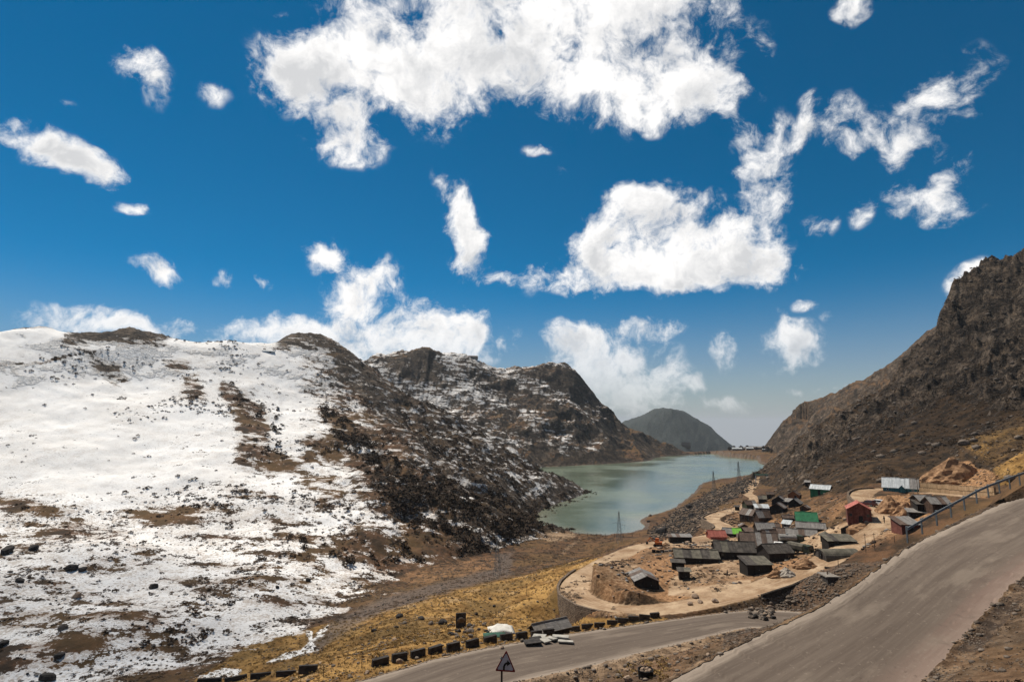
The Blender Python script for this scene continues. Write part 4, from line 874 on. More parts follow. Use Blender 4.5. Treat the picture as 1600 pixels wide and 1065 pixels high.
hut('ridge_shed', 'pale green shed on the snowy crest below the rocky knob', 419, 551, 16, 5, 3, 1.5, 0, 'side', 'palesheet', 'palesheet', sheets=0, windows=1, group=None, cat='shed')

# ------------------------------------------------------------------ walls along the dirt road
def wall_run(name, label, side, test, off, thick, top, bot, mat):
    E = road_d.Rr if side == 'R' else road_d.L; C_ = road_d.c
    idx = [i for i in range(len(E)) if test(*project(*E[i]), E[i])]
    P = [Vector(E[i]) for i in idx]; D = [(Vector(E[i]) - Vector(C_[i])).normalized() for i in idx]
    for dd in D: dd.z = 0
    vs = []; fs = []; uvs = []; acc = 0
    for k_, (p, d) in enumerate(zip(P, D)):
        if k_: acc += (P[k_] - P[k_ - 1]).length
        tj = top + 0.12 * math.sin(acc * 1.7) * math.sin(acc * .61)
        a = p + d * off; b_ = p + d * (off + thick)
        c_ = p + d * (off + thick + 0.12 * abs(bot))
        vs += [(a.x, a.y, p.z - 0.6), (a.x, a.y, p.z + tj), (b_.x, b_.y, p.z + tj), (c_.x, c_.y, p.z + bot)]
        uvs += [(acc, -.5), (acc, 0.3), (acc, 0.3 + thick), (acc, 0.3 + thick - bot)]
    for k_ in range(len(P) - 1):
        o_ = 4 * k_
        for j in range(3): fs.append((o_ + j, o_ + j + 1, o_ + j + 5, o_ + j + 4))
    fs += [(0, 1, 2, 3), tuple(4 * (len(P) - 1) + q for q in (3, 2, 1, 0))]
    me = bpy.data.meshes.new(name); me.from_pydata(vs, [], fs); me.materials.append(mat)
    uvl = me.uv_layers.new(name='UVMap')
    for lp in me.loops: uvl.data[lp.index].uv = uvs[lp.vertex_index]
    b = bmesh.new(); b.from_mesh(me); bmesh.ops.recalc_face_normals(b, faces=b.faces); b.to_mesh(me); b.free()
    o = bpy.data.objects.new(name, me); COL.objects.link(o); tag(o, label, 'wall')
    return P, D
wall_run('retaining_wall', 'curved dry stone wall holding up the dirt road loop', 'R', lambda a, b_, e: a < 1010 and b_ > 880 and e[1] < 150, 0.1, 0.55, 0.35, -3.4, M['drywall'])
wall_run('retaining_wall', 'dark shadowed wall below the lower dirt track', 'R', lambda a, b_, e: 1166 < a < 1300 and b_ > 872 and e[1] < 125, 0.1, 0.5, 0.45, -2.6, M['shadewall'])
wall_run('retaining_wall', 'rounded stone wall under the upper dirt road bend', 'L', lambda a, b_, e: a < 1372 and 755 < b_ < 800 and a > 1320 and e[1] > 140, 0.1, 0.5, 0.5, -3.2, M['drywall'])
wall_run('retaining_wall', 'tan plastered wall behind the road right of the teal house', 'L', lambda a, b_, e: 1432 < a < 1560 and 755 < b_ < 790 and e[1] > 120, 0.3, 0.5, 2.6, -0.5, M['tanwall'])
wall_run('retaining_wall', 'low rough wall edging the lakeside dirt road', 'R', lambda a, b_, e: 1095 < a < 1135 and 798 < b_ < 826 and e[1] > 200, 0.1, 0.6, 0.4, -3.0, M['drywall'])

# ------------------------------------------------------------------ parapet blocks along the lower road
blocks = [(327,1066,29),(368,1063,27),(407,1059,26),(447,1056,26),(481,1052,25),(594,1039,24),(624,1032,22),(653,1026,22),(680,1020,21),(708,1016,20),(738,1010,20),(766,1005,20),(791,1001,19),(815,998,18),(838,994,17),(857,991,18),(877,988,18),(897,985,17),(918,981,17),(937,979,16),(957,975,16),(974,972,16),(990,969,15),(1007,967,15),(1023,963,14)]
def bev_box(sx, sy, sz, bw, mat, name):
    b = bmesh.new(); bmesh.ops.create_cube(b, size=1.0)
    bmesh.ops.scale(b, vec=(sx, sy, sz), verts=b.verts); bmesh.ops.bevel(b, geom=list(b.edges), offset=bw, segments=1, affect='EDGES')
    for v_ in b.verts: v_.co += Vector((random.uniform(-.012, .012), random.uniform(-.012, .012), random.uniform(-.012, .012)))
    me = bpy.data.meshes.new(name); b.to_mesh(me); b.free(); me.materials.append(mat); return me
ordn = ['first','second','third','fourth','fifth','sixth','seventh','eighth','ninth','tenth','eleventh','twelfth','thirteenth']
bvar = [bev_box(1.05, 0.42, 1.0, 0.03, M['block'], 'parapet_block') for _ in range(4)]
nb = len(blocks)
for i, (px_, py_, w_) in enumerate(blocks):
    p = ground(px_, py_); U_, V_, Z_, H_ = road_lo.query(np.array([p.x]), np.array([p.y]))
    k_ = min(len(road_lo.c) - 2, int(np.searchsorted(road_lo.s, V_[0]))); e = road_lo.c[k_ + 1] - road_lo.c[k_ - 1]
    o = bpy.data.objects.new('parapet_block', bvar[i % 4]); COL.objects.link(o)
    m_ = p.length and math.hypot(p.x, p.y) / FPX; L_ = w_ * m_ * 1.0
    o.location = (p.x, p.y, p.z + (0.44 if i < 5 else 0.36)); o.scale = (L_ / 1.05, 1, 0.86 + random.uniform(-.16, .08)); o.rotation_euler = (random.uniform(-.12, .10), random.uniform(-.08, .08), (R(14) if i < 5 else math.atan2(e[1], e[0])) + random.uniform(-.08, .08))
    lb = '%s dark concrete parapet block from the left along the lower road' % ordn[i] if i < 13 else ('rightmost dark concrete parapet block along the lower road' if i == nb - 1 else '%s dark concrete parapet block from the right along the lower road' % ordn[nb - 1 - i])
    tag(o, lb, 'block', 'parapet blocks of the lower road')

# ------------------------------------------------------------------ bend sign
sg_y = 28.0; c = Vector(at_y(784, 1033, sg_y)); m_ = sg_y / FPX * 1.08
gzz = gz(c.x, c.y)
t = thing('bend_sign', 'triangular right bend warning sign with red border beside the lower road', 'sign', (c.x, c.y, gzz), R(-2))
hh = c.z - gzz
def tri(s, th, y0, mat, name, zc, par):
    pts = [(-14 * s * m_, -15 * s * m_ * 0.78), (14 * s * m_, -15 * s * m_ * 0.78), (0, 15.5 * s * m_)]
    pts2 = []
    for i in range(3):                   # rounded corners
        p_, q_, r_ = Vector(pts[i - 1]), Vector(pts[i]), Vector(pts[(i + 1) % 3])
        pts2 += [tuple(q_ + (p_ - q_).normalized() * 0.05), tuple(q_ + (r_ - q_).normalized() * 0.05)]
    return MB().extr(pts2, (0, y0, zc), (0, y0 + th, zc), (1, 0, 0), (0, 0, 1)).build(name, mat, par)
pl = tri(1.0, 0.02, -0.05, M['signred'], 'plate', hh, t); pl.rotation_euler = (0, R(3), 0)
pl.location = (0, 0, 0)
fc = tri(0.80, 0.008, -0.062, M['signwhite'], 'face', hh - 0.004, pl)
s_ = m_; ar = MB(); cen = (-2.0, -8.5)
arc = [(2.2 + -5.6 * math.cos(a_), -6.0 + 7.0 * math.sin(a_)) for a_ in [R(d) for d in range(0, 91, 15)]]; arc_i = [(2.2 - 3.0 * math.cos(a_), -6.0 + 4.4 * math.sin(a_)) for a_ in [R(d) for d in range(0, 91, 15)]]
for i in range(6):
    ar.extr([tuple(q * s_ for q in arc[i]), tuple(q * s_ for q in arc[i + 1]), tuple(q * s_ for q in arc_i[i + 1]), tuple(q * s_ for q in arc_i[i])], (0, -0.072, hh - .5 * s_), (0, -0.066, hh - .5 * s_), (1, 0, 0), (0, 0, 1))
ar.extr([(-3.4 * s_, -9.0 * s_), (-0.8 * s_, -9.0 * s_), (-0.8 * s_, -5.9 * s_), (-3.4 * s_, -5.9 * s_)], (0, -0.072, hh - .5 * s_), (0, -0.066, hh - .5 * s_), (1, 0, 0), (0, 0, 1))
ar.extr([(1.9 * s_, 3.6 * s_), (1.9 * s_, -4.2 * s_), (6.6 * s_, -0.3 * s_)], (0, -0.072, hh - .5 * s_), (0, -0.066, hh - .5 * s_), (1, 0, 0), (0, 0, 1))
ar.build('bent_arrow', M['black'], pl)
MB().tube((0, 0, -0.5), (0, 0, hh + 0.2), 0.045, 0.045, 10).build('pole', M['black'], t)
br = MB().box((0, -0.03, hh - 0.15), (0.18, 0.05, 0.06)).box((0, -0.03, hh + 0.15), (0.14, 0.05, 0.06)).build('bracket', M['steel'], t)

# ------------------------------------------------------------------ guard rail along the upper road
railp = [Vector(at_y(1419,836,50)), Vector(at_y(1443,822,51.8)), Vector(at_y(1483,800,54.5)), Vector(at_y(1504,789,56)), Vector(at_y(1534,772,58.5)), Vector(at_y(1572,757,62)), Vector(at_y(1610,743,66)), Vector(at_y(1660,726,72)), Vector(at_y(1720,712,80))]
RPn = np.array(resample([tuple(p) for p in railp], 60)); seglen = np.r_[0, np.cumsum(np.linalg.norm(np.diff(RPn, axis=0), axis=1))]
t = thing('guard_rail', 'grey steel guard rail along the outer edge of the upper road', 'guard rail', tuple(railp[0]))
def rp(s): return Vector([np.interp(s, seglen, RPn[:, i]) for i in range(3)])
prof = [(a_ * .85, c_ * .8) for a_, c_ in [(0.0, -0.16), (0.05, -0.13), (0.05, -0.06), (0.0, -0.02), (0.0, 0.02), (0.05, 0.06), (0.05, 0.13), (0.0, 0.16), (-0.012, 0.16), (-0.012, -0.16)]]
b = MB(); ss = np.linspace(0, seglen[-1], 40); ringn = len(prof); vs = []; fs = []
for i, s_ in enumerate(ss):
    p = rp(s_) - railp[0]; tg = (rp(min(s_ + .3, seglen[-1])) - rp(max(s_ - .3, 0))).normalized(); nn = Vector((tg.y, -tg.x, 0)).normalized()
    vs += [tuple(p + nn * a_ + Vector((0, 0, 0.54 + c_))) for a_, c_ in prof]
for i in range(len(ss) - 1):
    for j in range(ringn): fs.append((i * ringn + j, i * ringn + (j + 1) % ringn, (i + 1) * ringn + (j + 1) % ringn, (i + 1) * ringn + j))
fs += [tuple(range(ringn)), tuple((len(ss) - 1) * ringn + q for q in range(ringn))]
b.add(vs, fs).build('rail_beam', M['steel'], t)
pm = MB().box((0, 0, 0.0), (0.12, 0.11, 1.36)).mesh('post', M['steel']); sm2 = MB().box((0, 0, 0), (0.12, 0.16, 0.28)).mesh('spacer', M['steel'])
s_ = 0.2
while s_ < seglen[-1]:
    p = rp(s_); tg = (rp(min(s_ + .3, seglen[-1])) - rp(max(s_ - .3, 0))).normalized(); nn = Vector((-tg.y, tg.x, 0)).normalized()
    po = child('post', pm, t, tuple(p - railp[0] + nn * 0.16), (0, 0, math.atan2(tg.y, tg.x)))
    child('spacer', sm2, po, (0, -0.07, 0.54)); s_ += 3.0

# ------------------------------------------------------------------ pylons and poles
def pylon(label, px_, py_, hpx, rot=10):
    p = ground(px_, py_); m_ = math.hypot(p.x, p.y) / FPX; Hh = hpx * m_
    t = thing('pylon', label, 'pylon', p, R(rot), 'lattice pylons of the power line')
    bw = Hh * 0.085; r_ = max(0.06, m_ * 0.22); tw = Hh * 0.012
    wz = lambda q: bw * (1 - q) ** 1.15 + tw * q
    cs_ = [(-1, -1), (1, -1), (1, 1), (-1, 1)]
    for (a_, b_) in cs_:
        l_ = MB(); qs = np.linspace(0, 1, 6)
        for q0, q1 in zip(qs[:-1], qs[1:]): l_.tube((a_ * wz(q0), b_ * wz(q0), Hh * q0 - (0.6 if q0 == 0 else 0)), (a_ * wz(q1), b_ * wz(q1), Hh * q1), r_ * (1 - .4 * q0), r_ * (1 - .4 * q1), 4)
        l_.build('leg', M['pylon'], t)
    br_ = MB(); lev = [0, .17, .32, .45, .56, .66, .75, .83, .9, .96]
    for q0, q1 in zip(lev[:-1], lev[1:]):
        for i in range(4):
            a0, b0 = cs_[i]; a1, b1 = cs_[(i + 1) % 4]
            br_.tube((a0 * wz(q0), b0 * wz(q0), Hh * q0), (a1 * wz(q1), b1 * wz(q1), Hh * q1), r_ * .5, None, 3)
            br_.tube((a1 * wz(q0), b1 * wz(q0), Hh * q0), (a0 * wz(q1), b0 * wz(q1), Hh * q1), r_ * .5, None, 3)
    br_.build('bracing', M['pylon'], t)
    for q, sd_ in ((.70, 1), (.62, -1), (.54, 1)):
        wl = Hh * 0.20; z_ = Hh * q
        ca = MB().tube((sd_ * wz(q), 0, z_), (sd_ * wl, 0, z_ + Hh * .012), r_ * .7, r_ * .5, 4).tube((sd_ * wz(q + .05), 0, z_ + Hh * .05), (sd_ * wl, 0, z_ + Hh * .012), r_ * .5, None, 4).tube((-sd_ * wz(q), 0, z_), (sd_ * wz(q), 0, z_), r_ * .5, None, 4).build('crossarm', M['pylon'], t)
        MB().tube((sd_ * wl, 0, z_), (sd_ * wl, 0, z_ - Hh * .055), r_ * .45, None, 5).build('insulator', M['tar'], ca)
    return t
pylon('lattice pylon in front of the lake, nearest the marshy shore', 968, 848, 46)
pylon('lattice pylon on the right shore, left of the two distant ones', 1116, 773, 34)
pylon('small lattice pylon before the far lake, rightmost of them', 1155, 754, 30)
pylon('pale lattice pylon standing by the stream at the foot of the snowy hill', 777, 899, 56, 20)
for px_, py_, h_, lb in [(1326,770,21,'thin pole at the outer bend of the upper dirt road'),(1391,753,16,'thin pole behind the left end of the teal house'),(1434,771,19,'thin dark pole at the right end of the teal house'),(1353,863,24,'left of two thin poles on the road bank below the red house'),(1367,860,22,'right of two thin poles on the road bank below the red house'),(695,945,22,'thin post high on the yellow slope left of centre'),(823,930,18,'thin post on the yellow slope left of the road loop'),(565,1043,20,'thin dark stake left of the sixth parapet block'),(505,1057,17,'short dark stake in the gap of the block row'),(1310,886,12,'short post above the concrete culvert'),(1398,848,9,'short stake on the bank left of the guard rail')]:
    p = ground(px_, py_); m_ = math.hypot(p.x, p.y) / FPX; r_ = max(0.045, m_ * 0.45)
    t = thing('utility_pole' if h_ > 14 else 'stake', lb, 'pole', p, 0, 'poles and stakes')
    MB().tube((0, 0, -0.6), (0.02 * h_ * m_, 0, h_ * m_), r_, r_ * .7, 6).build('shaft', M['pole'], t)
    if h_ > 14: MB().box((0.02 * h_ * m_, 0, h_ * m_ * .93), (r_ * 9, r_ * 1.2, r_ * 1.3)).build('crosspiece', M['pole'], t)

# ------------------------------------------------------------------ gantry over the lakeside road
p = ground(1190, 752); m_ = p.y / FPX
t = thing('road_gantry', 'green gantry spanning the dirt road where it meets the lake', 'gantry', p, -math.atan2(p.x, p.y))
for sx_ in (-8, 8): MB().box((sx_ * m_, 0, 4.2 * m_), (0.5, 0.5, 12 * m_)).build('post', M['white'], t)
gb = MB().box((0, 0, 10.2 * m_), (19 * m_, 0.6, 2.4 * m_)).build('beam', M['green'], t)
MB().box((0, -0.33, 10.2 * m_), (18 * m_, 0.05, 0.5 * m_)).build('pale_band', M['white'], gb)

# ------------------------------------------------------------------ vehicles
def wheels(t, pts, r_, wd):
    tm = MB().tube((0, -wd / 2, 0), (0, wd / 2, 0), r_, r_, 12).mesh('tyre', M['tyre']); rm_ = MB().tube((0, -wd * .53, 0), (0, wd * .53, 0), r_ * .55, r_ * .55, 10).mesh('rim', M['steel'])
    for q in pts:
        wv_ = child('wheel', tm, t, q); child('rim', rm_, wv_)
def car(label, px_, py_, rot, paint, kind='car', name='parked_car'):
    p = ground(px_, py_); t = thing(name, label, kind, p, R(rot), 'vehicles of the settlement')
    lo_ = [(-2.05, .35), (2.05, .35), (2.08, .75), (1.95, .92), (-1.98, 1.0), (-2.08, .8)]
    MB().extr(lo_, (0, -.82, 0), (0, .82, 0), (1, 0, 0), (0, 0, 1)).build('body', M[paint], t)
    cab = [(-1.75, .98), (1.0, .95), (0.45, 1.55), (-1.5, 1.62)]
    cb = MB().extr(cab, (0, -.72, 0), (0, .72, 0), (1, 0, 0), (0, 0, 1)).build('cabin', M[paint], t)
    for sy_ in (-1, 1):
        MB().extr([(-1.5, 1.05), (-.35, 1.05), (-.4, 1.5), (-1.35, 1.52)], (0, sy_ * .72, 0), (0, sy_ * .735, 0), (1, 0, 0), (0, 0, 1)).build('side_window', M['glass'], cb)
        MB().extr([(-.25, 1.05), (.8, 1.03), (.38, 1.48), (-.28, 1.5)], (0, sy_ * .72, 0), (0, sy_ * .735, 0), (1, 0, 0), (0, 0, 1)).build('side_window', M['glass'], cb)
        MB().box((2.06, sy_ * .6, .72), (.06, .3, .16)).build('headlight', M['lamp'], t)
    MB().add([(1.0, -.66, 1.0), (1.0, .66, 1.0), (.5, .62, 1.5), (.5, -.62, 1.5), (1.02, -.66, 1.01), (1.02, .66, 1.01), (.52, .62, 1.51), (.52, -.62, 1.51)], [(0, 3, 2, 1), (4, 5, 6, 7), (0, 1, 5, 4), (1, 2, 6, 5), (2, 3, 7, 6), (3, 0, 4, 7)]).build('windscreen', M['glass'], cb)
    wheels(t, [(1.3, -.75, .33), (1.3, .75, .33), (-1.25, -.75, .33), (-1.25, .75, .33)], .33, .2)
    return t
def truck(label, px_, py_, rot, load, name='tank_truck'):
    p = ground(px_, py_); t = thing(name, label, 'truck', p, R(rot), 'vehicles of the settlement')
    MB().box((-.3, 0, .8), (5.8, .9, .25)).build('chassis', M['tyre'], t)
    cb = MB().extr([(1.4, .7), (2.95, .7), (2.95, 1.5), (2.75, 2.35), (1.4, 2.4)], (0, -1.0, 0), (0, 1.0, 0), (1, 0, 0), (0, 0, 1)).build('cab', M['olivepaint'], t)
    MB().box((2.9, 0, 1.85), (.12, 1.7, .6)).build('windscreen', M['glass'], cb)
    for sy_ in (-1, 1):
        MB().box((2.2, sy_ * 1.0, 1.85), (.8, .04, .5)).build('side_window', M['glass'], cb); MB().box((2.97, sy_ * .75, 1.0), (.06, .25, .2)).build('headlight', M['lamp'], cb)
    if load == 'tank':
        tk = MB(); n = 14; tk.extr([(math.cos(2 * math.pi * i / n) * 1.1, math.sin(2 * math.pi * i / n) * .8) for i in range(n)], (-3.1, 0, 1.75), (1.2, 0, 1.75), (0, 1, 0), (0, 0, 1))
        tk = tk.build('tank', M['tank'], t)
        MB().tube((-1, 0, 2.5), (-1, 0, 2.72), .3, .3, 10).build('hatch', M['steel'], tk)
    else:
        bd = MB().box((-.9, 0, 1.15), (4.2, 2.0, .15)).build('load_bed', M['olivepaint'], t)
        MB().extr([(-1, 1.2), (1, 1.2), (1, 2.0), (.6, 2.5), (-.6, 2.5), (-1, 2.0)], (-3, 0, 0), (1.2, 0, 0), (0, 1, 0), (0, 0, 1)).build('canvas_cover', M['tarp'], bd)
    wheels(t, [(2.1, -.85, .5), (2.1, .85, .5), (-1.4, -.85, .5), (-1.4, .85, .5), (-2.4, -.85, .5), (-2.4, .85, .5)], .5, .3)
    return t
truck('grey tank truck with green cab parked before the long black hut', 1237, 850, -12, 'tank')
truck('dark army truck with canvas cover facing the half round hut', 1251, 865, -60, 'canvas', 'army_truck')
car('small white car half hidden behind the dark striped roof', 1220, 856, -10, 'white')
car('maroon car on the upper dirt road, left of the pair', 1357, 790, 118, 'maroon')
car('white car on the upper dirt road, right of the pair', 1371, 789, 118, 'white')
car('small dark car on the lakeside road, nearer the lake', 1173, 754, 70, 'black')
car('small dark car on the lakeside road where it bends', 1161, 771, 60, 'black')
p = ground(1028, 853)
t = thing('excavator', 'small orange excavator at the corner of the dirt road', 'excavator', p, R(160))
for sy_ in (-1, 1): MB().extr([(-1.2, .1), (-.9, 0), (.9, 0), (1.2, .1), (1.25, .45), (.95, .6), (-.95, .6), (-1.25, .45)], (0, sy_ * .75 - .2, 0), (0, sy_ * .75 + .2, 0), (1, 0, 0), (0, 0, 1)).build('track', M['tyre'], t)
bd = MB().box((-.2, 0, 1.0), (2.0, 1.6, .7)).build('body', M['orangepaint'], t)
cbx = MB().extr([(-.3, 1.35), (.75, 1.35), (.65, 2.2), (-.3, 2.25)], (0, -.7, 0), (0, .1, 0), (1, 0, 0), (0, 0, 1)).build('cab', M['orangepaint'], t)
MB().box((.2, -.71, 1.8), (.7, .04, .55)).build('side_window', M['glass'], cbx)
am = MB().tube((.7, .4, 1.2), (2.0, .4, 2.5), .16, .13, 6).tube((2.0, .4, 2.5), (3.0, .4, 1.2), .13, .1, 6).build('boom', M['orangepaint'], t)
MB().extr([(2.7, .5), (3.3, .5), (3.3, 1.1), (2.9, 1.2)], (0, 0, 0), (0, .8, 0), (1, 0, 0), (0, 0, 1)).build('bucket', M['tyre'], am)

# ------------------------------------------------------------------ people
def person(label, px_, py_, face, stride):
    p = ground(px_, py_); t = thing('person', label, 'person', p, R(face))
    J = {'pel': (0, 0, .94), 'wst': (0, 0, 1.1), 'chs': (0, .01, 1.32), 'nck': (0, .01, 1.47), 'hd0': (0, .02, 1.56), 'hd1': (0, .02, 1.70),
         'hl': (.1, 0, .9), 'kl': (.11, .12 * stride, .5), 'al': (.11, .10 * stride - .04, .08), 'fl': (.12, .10 * stride + .14, .04), 'hr': (-.1, 0, .9), 'kr': (-.11, -.02 * stride, .5), 'ar': (-.11, -.22 * stride, .1), 'fr': (-.12, -.22 * stride + .17, .04),
         'sl': (.19, 0, 1.4), 'el': (.25, -.06 * stride, 1.13), 'wl': (.25, .06, .90), 'dl': (.25, .09, .80), 'sr': (-.19, 0, 1.4), 'er': (-.25, .08 * stride, 1.13), 'wr': (-.25, .16, .92), 'dr': (-.25, .19, .82)}
    rad = {'pel': (.15, .11), 'wst': (.14, .10), 'chs': (.17, .115), 'nck': (.06, .06), 'hd0': (.085, .095), 'hd1': (.075, .085), 'hl': (.085,) * 2, 'kl': (.06,) * 2, 'al': (.042,) * 2, 'fl': (.035, .03), 'hr': (.085,) * 2, 'kr': (.06,) * 2, 'ar': (.042,) * 2, 'fr': (.035, .03), 'sl': (.06,) * 2, 'el': (.045,) * 2, 'wl': (.033,) * 2, 'dl': (.035, .02), 'sr': (.06,) * 2, 'er': (.045,) * 2, 'wr': (.033,) * 2, 'dr': (.035, .02)}
    E = [('pel', 'wst'), ('wst', 'chs'), ('chs', 'nck'), ('nck', 'hd0'), ('hd0', 'hd1'), ('pel', 'hl'), ('hl', 'kl'), ('kl', 'al'), ('al', 'fl'), ('pel', 'hr'), ('hr', 'kr'), ('kr', 'ar'), ('ar', 'fr'), ('chs', 'sl'), ('sl', 'el'), ('el', 'wl'), ('wl', 'dl'), ('chs', 'sr'), ('sr', 'er'), ('er', 'wr'), ('wr', 'dr')]
    ks = list(J); me = bpy.data.meshes.new('body'); me.from_pydata([J[q] for q in ks], [(ks.index(a), ks.index(b_)) for a, b_ in E], [])
    o = bpy.data.objects.new('body', me); COL.objects.link(o); o.parent = t; me.materials.append(M['cloth'])
    sk = o.modifiers.new('skin', 'SKIN')
    for v_, q in zip(me.skin_vertices[0].data, ks): v_.radius = rad[q]; v_.use_root = q == 'pel'
    o.modifiers.new('sub', 'SUBSURF').levels = 1; o.modifiers['sub'].render_levels = 1
    b = bmesh.new(); bmesh.ops.create_icosphere(b, subdivisions=2, radius=.105)
    for v_ in b.verts: v_.co = Vector((v_.co.x * .9, v_.co.y, v_.co.z * .8)) + Vector((0, -.005, 1.69))
    hm = bpy.data.meshes.new('hair'); b.to_mesh(hm); b.free(); hm.materials.append(M['hair']); ho = bpy.data.objects.new('hair', hm); COL.objects.link(ho); ho.parent = t
    b = bmesh.new(); bmesh.ops.create_icosphere(b, subdivisions=2, radius=.1)
    for v_ in b.verts: v_.co = Vector((v_.co.x * .8, v_.co.y * .85 + (.02 if abs(v_.co.x) < .02 and abs(v_.co.z) < .03 and v_.co.y > 0 else 0), v_.co.z * 1.05)) + Vector((0, .045, 1.61))
    hm = bpy.data.meshes.new('face'); b.to_mesh(hm); b.free(); hm.materials.append(M['skin']); ho = bpy.data.objects.new('face', hm); COL.objects.link(ho); ho.parent = t
person('person in dark clothes walking on the dirt yard below the black huts', 1137, 903, 100, 1.0)
person('person in dark clothes standing on the track right of the red house', 1382, 817, 20, 0.2)

# ------------------------------------------------------------------ stones
def rock_mesh(seed, sub=2, rough=.28, flat=.7, mat='stone'):
    b = bmesh.new(); bmesh.ops.create_icosphere(b, subdivisions=sub, radius=1.0); r_ = random.Random(seed)
    dirs = [Vector((r_.gauss(0, 1), r_.gauss(0, 1), r_.gauss(0, 1))).normalized() for _ in range(9)]; lim = [r_.uniform(.55, .9) for _ in range(9)]
    for v_ in b.verts:
        for d, l_ in zip(dirs, lim):
            k_ = v_.co.dot(d)
            if k_ > l_: v_.co -= d * (k_ - l_)
        v_.co *= 1 + r_.uniform(-rough, rough) * .22
        v_.co.z *= flat
    me = bpy.data.meshes.new('boulder'); b.to_mesh(me); b.free(); me.materials.append(M[mat]); return me
RK = {k_: [rock_mesh(i * 7 + j, 2, .3, .75, k_) for i in range(4)] for j, k_ in enumerate(('stone', 'darkstone', 'tanstone'))}
def boulder(px_, py_, wpx, kind, label, cat='boulder', group=None, name='boulder', sz=1.0):
    p = ground(px_, py_); m_ = math.hypot(p.x, p.y) / FPX; r_ = wpx * m_ / 2 * (.66 if px_ < 500 else .82)
    o = bpy.data.objects.new(name, random.choice(RK[kind])); COL.objects.link(o); o.location = (p.x, p.y, p.z + r_ * .35 * sz)
    o.scale = (r_ * 1.1, r_ * random.uniform(.8, 1.1), r_ * sz); o.rotation_euler = (random.uniform(-.3, .3), random.uniform(-.3, .3), random.uniform(0, 6)); return tag(o, label, cat, group)
for a_ in [(120,932,17,'tanstone','large tan boulder on the lower snow field'),(12,863,24,'darkstone','dark boulder at the left edge of the snow field'),(52,858,16,'darkstone','dark boulder just right of the left edge boulder in snow'),(112,890,20,'darkstone','dark boulder, left of a touching pair in the snow'),(128,891,15,'darkstone','dark boulder, right of a touching pair in the snow'),(31,909,15,'darkstone','small black boulder below the dark pair in snow'),(240,918,20,'darkstone','dark boulder right of the tan boulder in snow'),(99,982,17,'stone','grey boulder below the tan boulder'),(4,1008,18,'darkstone','black boulder low on the left picture edge'),(74,1062,26,'darkstone','dark boulder in the bottom left corner'),(481,907,14,'darkstone','dark boulder at the foot of the snowy hill'),(93,1026,17,'darkstone','flat dark boulder above the bottom left corner'),(433,918,11,'darkstone','small dark boulder near the foot of the snow'),
 (1035,832,22,'darkstone','big black boulder on the grassy lake shore'),(1077,793,13,'darkstone','rounded dark boulder standing in the lake edge'),(1080,806,11,'darkstone','dark pointed boulder on the shore below the rounded one'),(1013,815,7,'darkstone','small rock in the shallow water near the shore'),(1016,806,7,'stone','flat pale rock lying in the lake'),(993,789,4,'darkstone','tiny rock alone in the middle of the lake'),
 (624,964,13,'darkstone','dark stone high on the yellow slope left of the concrete slab'),(658,968,14,'darkstone','flat dark stone on the yellow slope nearer the concrete slab'),(620,980,7,'darkstone','small square dark stone on the yellow slope'),(632,974,10,'stone','grey stone between dark stones on the yellow slope'),(584,986,11,'darkstone','dark stone at the left of the yellow slope'),(616,1001,11,'tanstone','pale stone low on the yellow slope'),(674,975,11,'stone','brown stone left of the rubbish heap'),(692,975,18,'darkstone','black rock touching the left of the rubbish heap'),(744,960,9,'darkstone','dark stone above the rubbish heap'),(766,936,7,'darkstone','small dark stone at the middle of the yellow slope'),(772,947,7,'darkstone','small dark stone below another on the yellow slope'),
 (625,1035,14,'tanstone','pale stone leaning at the foot of the seventh block'),(651,1029,9,'stone','grey stone before the eighth block'),(573,1052,10,'tanstone','tan stone beside the road before the sixth block'),(784,1012,9,'tanstone','pale stone on the road edge above the bend sign'),
 (1086,933,14,'tanstone','pale boulder on the orange bank below the yard'),(1094,941,10,'tanstone','tan boulder touching the pale bank boulder'),(1078,944,11,'tanstone','brown boulder at the base of the orange bank'),(1118,940,12,'tanstone','rough boulder right of the pale bank boulder'),
 (1107,1024,10,'tanstone','round tan stone on the strip between the two roads'),(982,1063,19,'tanstone','pale stone at the bottom edge beside the black drum'),(1000,1046,8,'darkstone','small dark stone left of the black drum'),(1505,694,16,'stone','upright grey boulder on the right hillside')]:
    boulder(*a_)
for i in range(44):                      # heap at the road fork
    px_ = 1193 + random.gauss(0, 12); py_ = 968 - abs(random.gauss(0, 8)); boulder(px_, py_, random.uniform(5, 12), random.choice(['stone', 'stone', 'tanstone', 'darkstone']), 'rough stone in the rubble heap at the fork of the roads', 'stone', 'stones of the rubble heap at the fork', 'stone')
for i in range(22):
    px_ = random.uniform(700, 770); py_ = random.uniform(975, 998); boulder(px_, py_, random.uniform(6, 13), random.choice(['stone', 'darkstone', 'stone']), 'broken stone in the rubbish heap below the lower road', 'stone', 'stones of the heap below the lower road', 'stone')

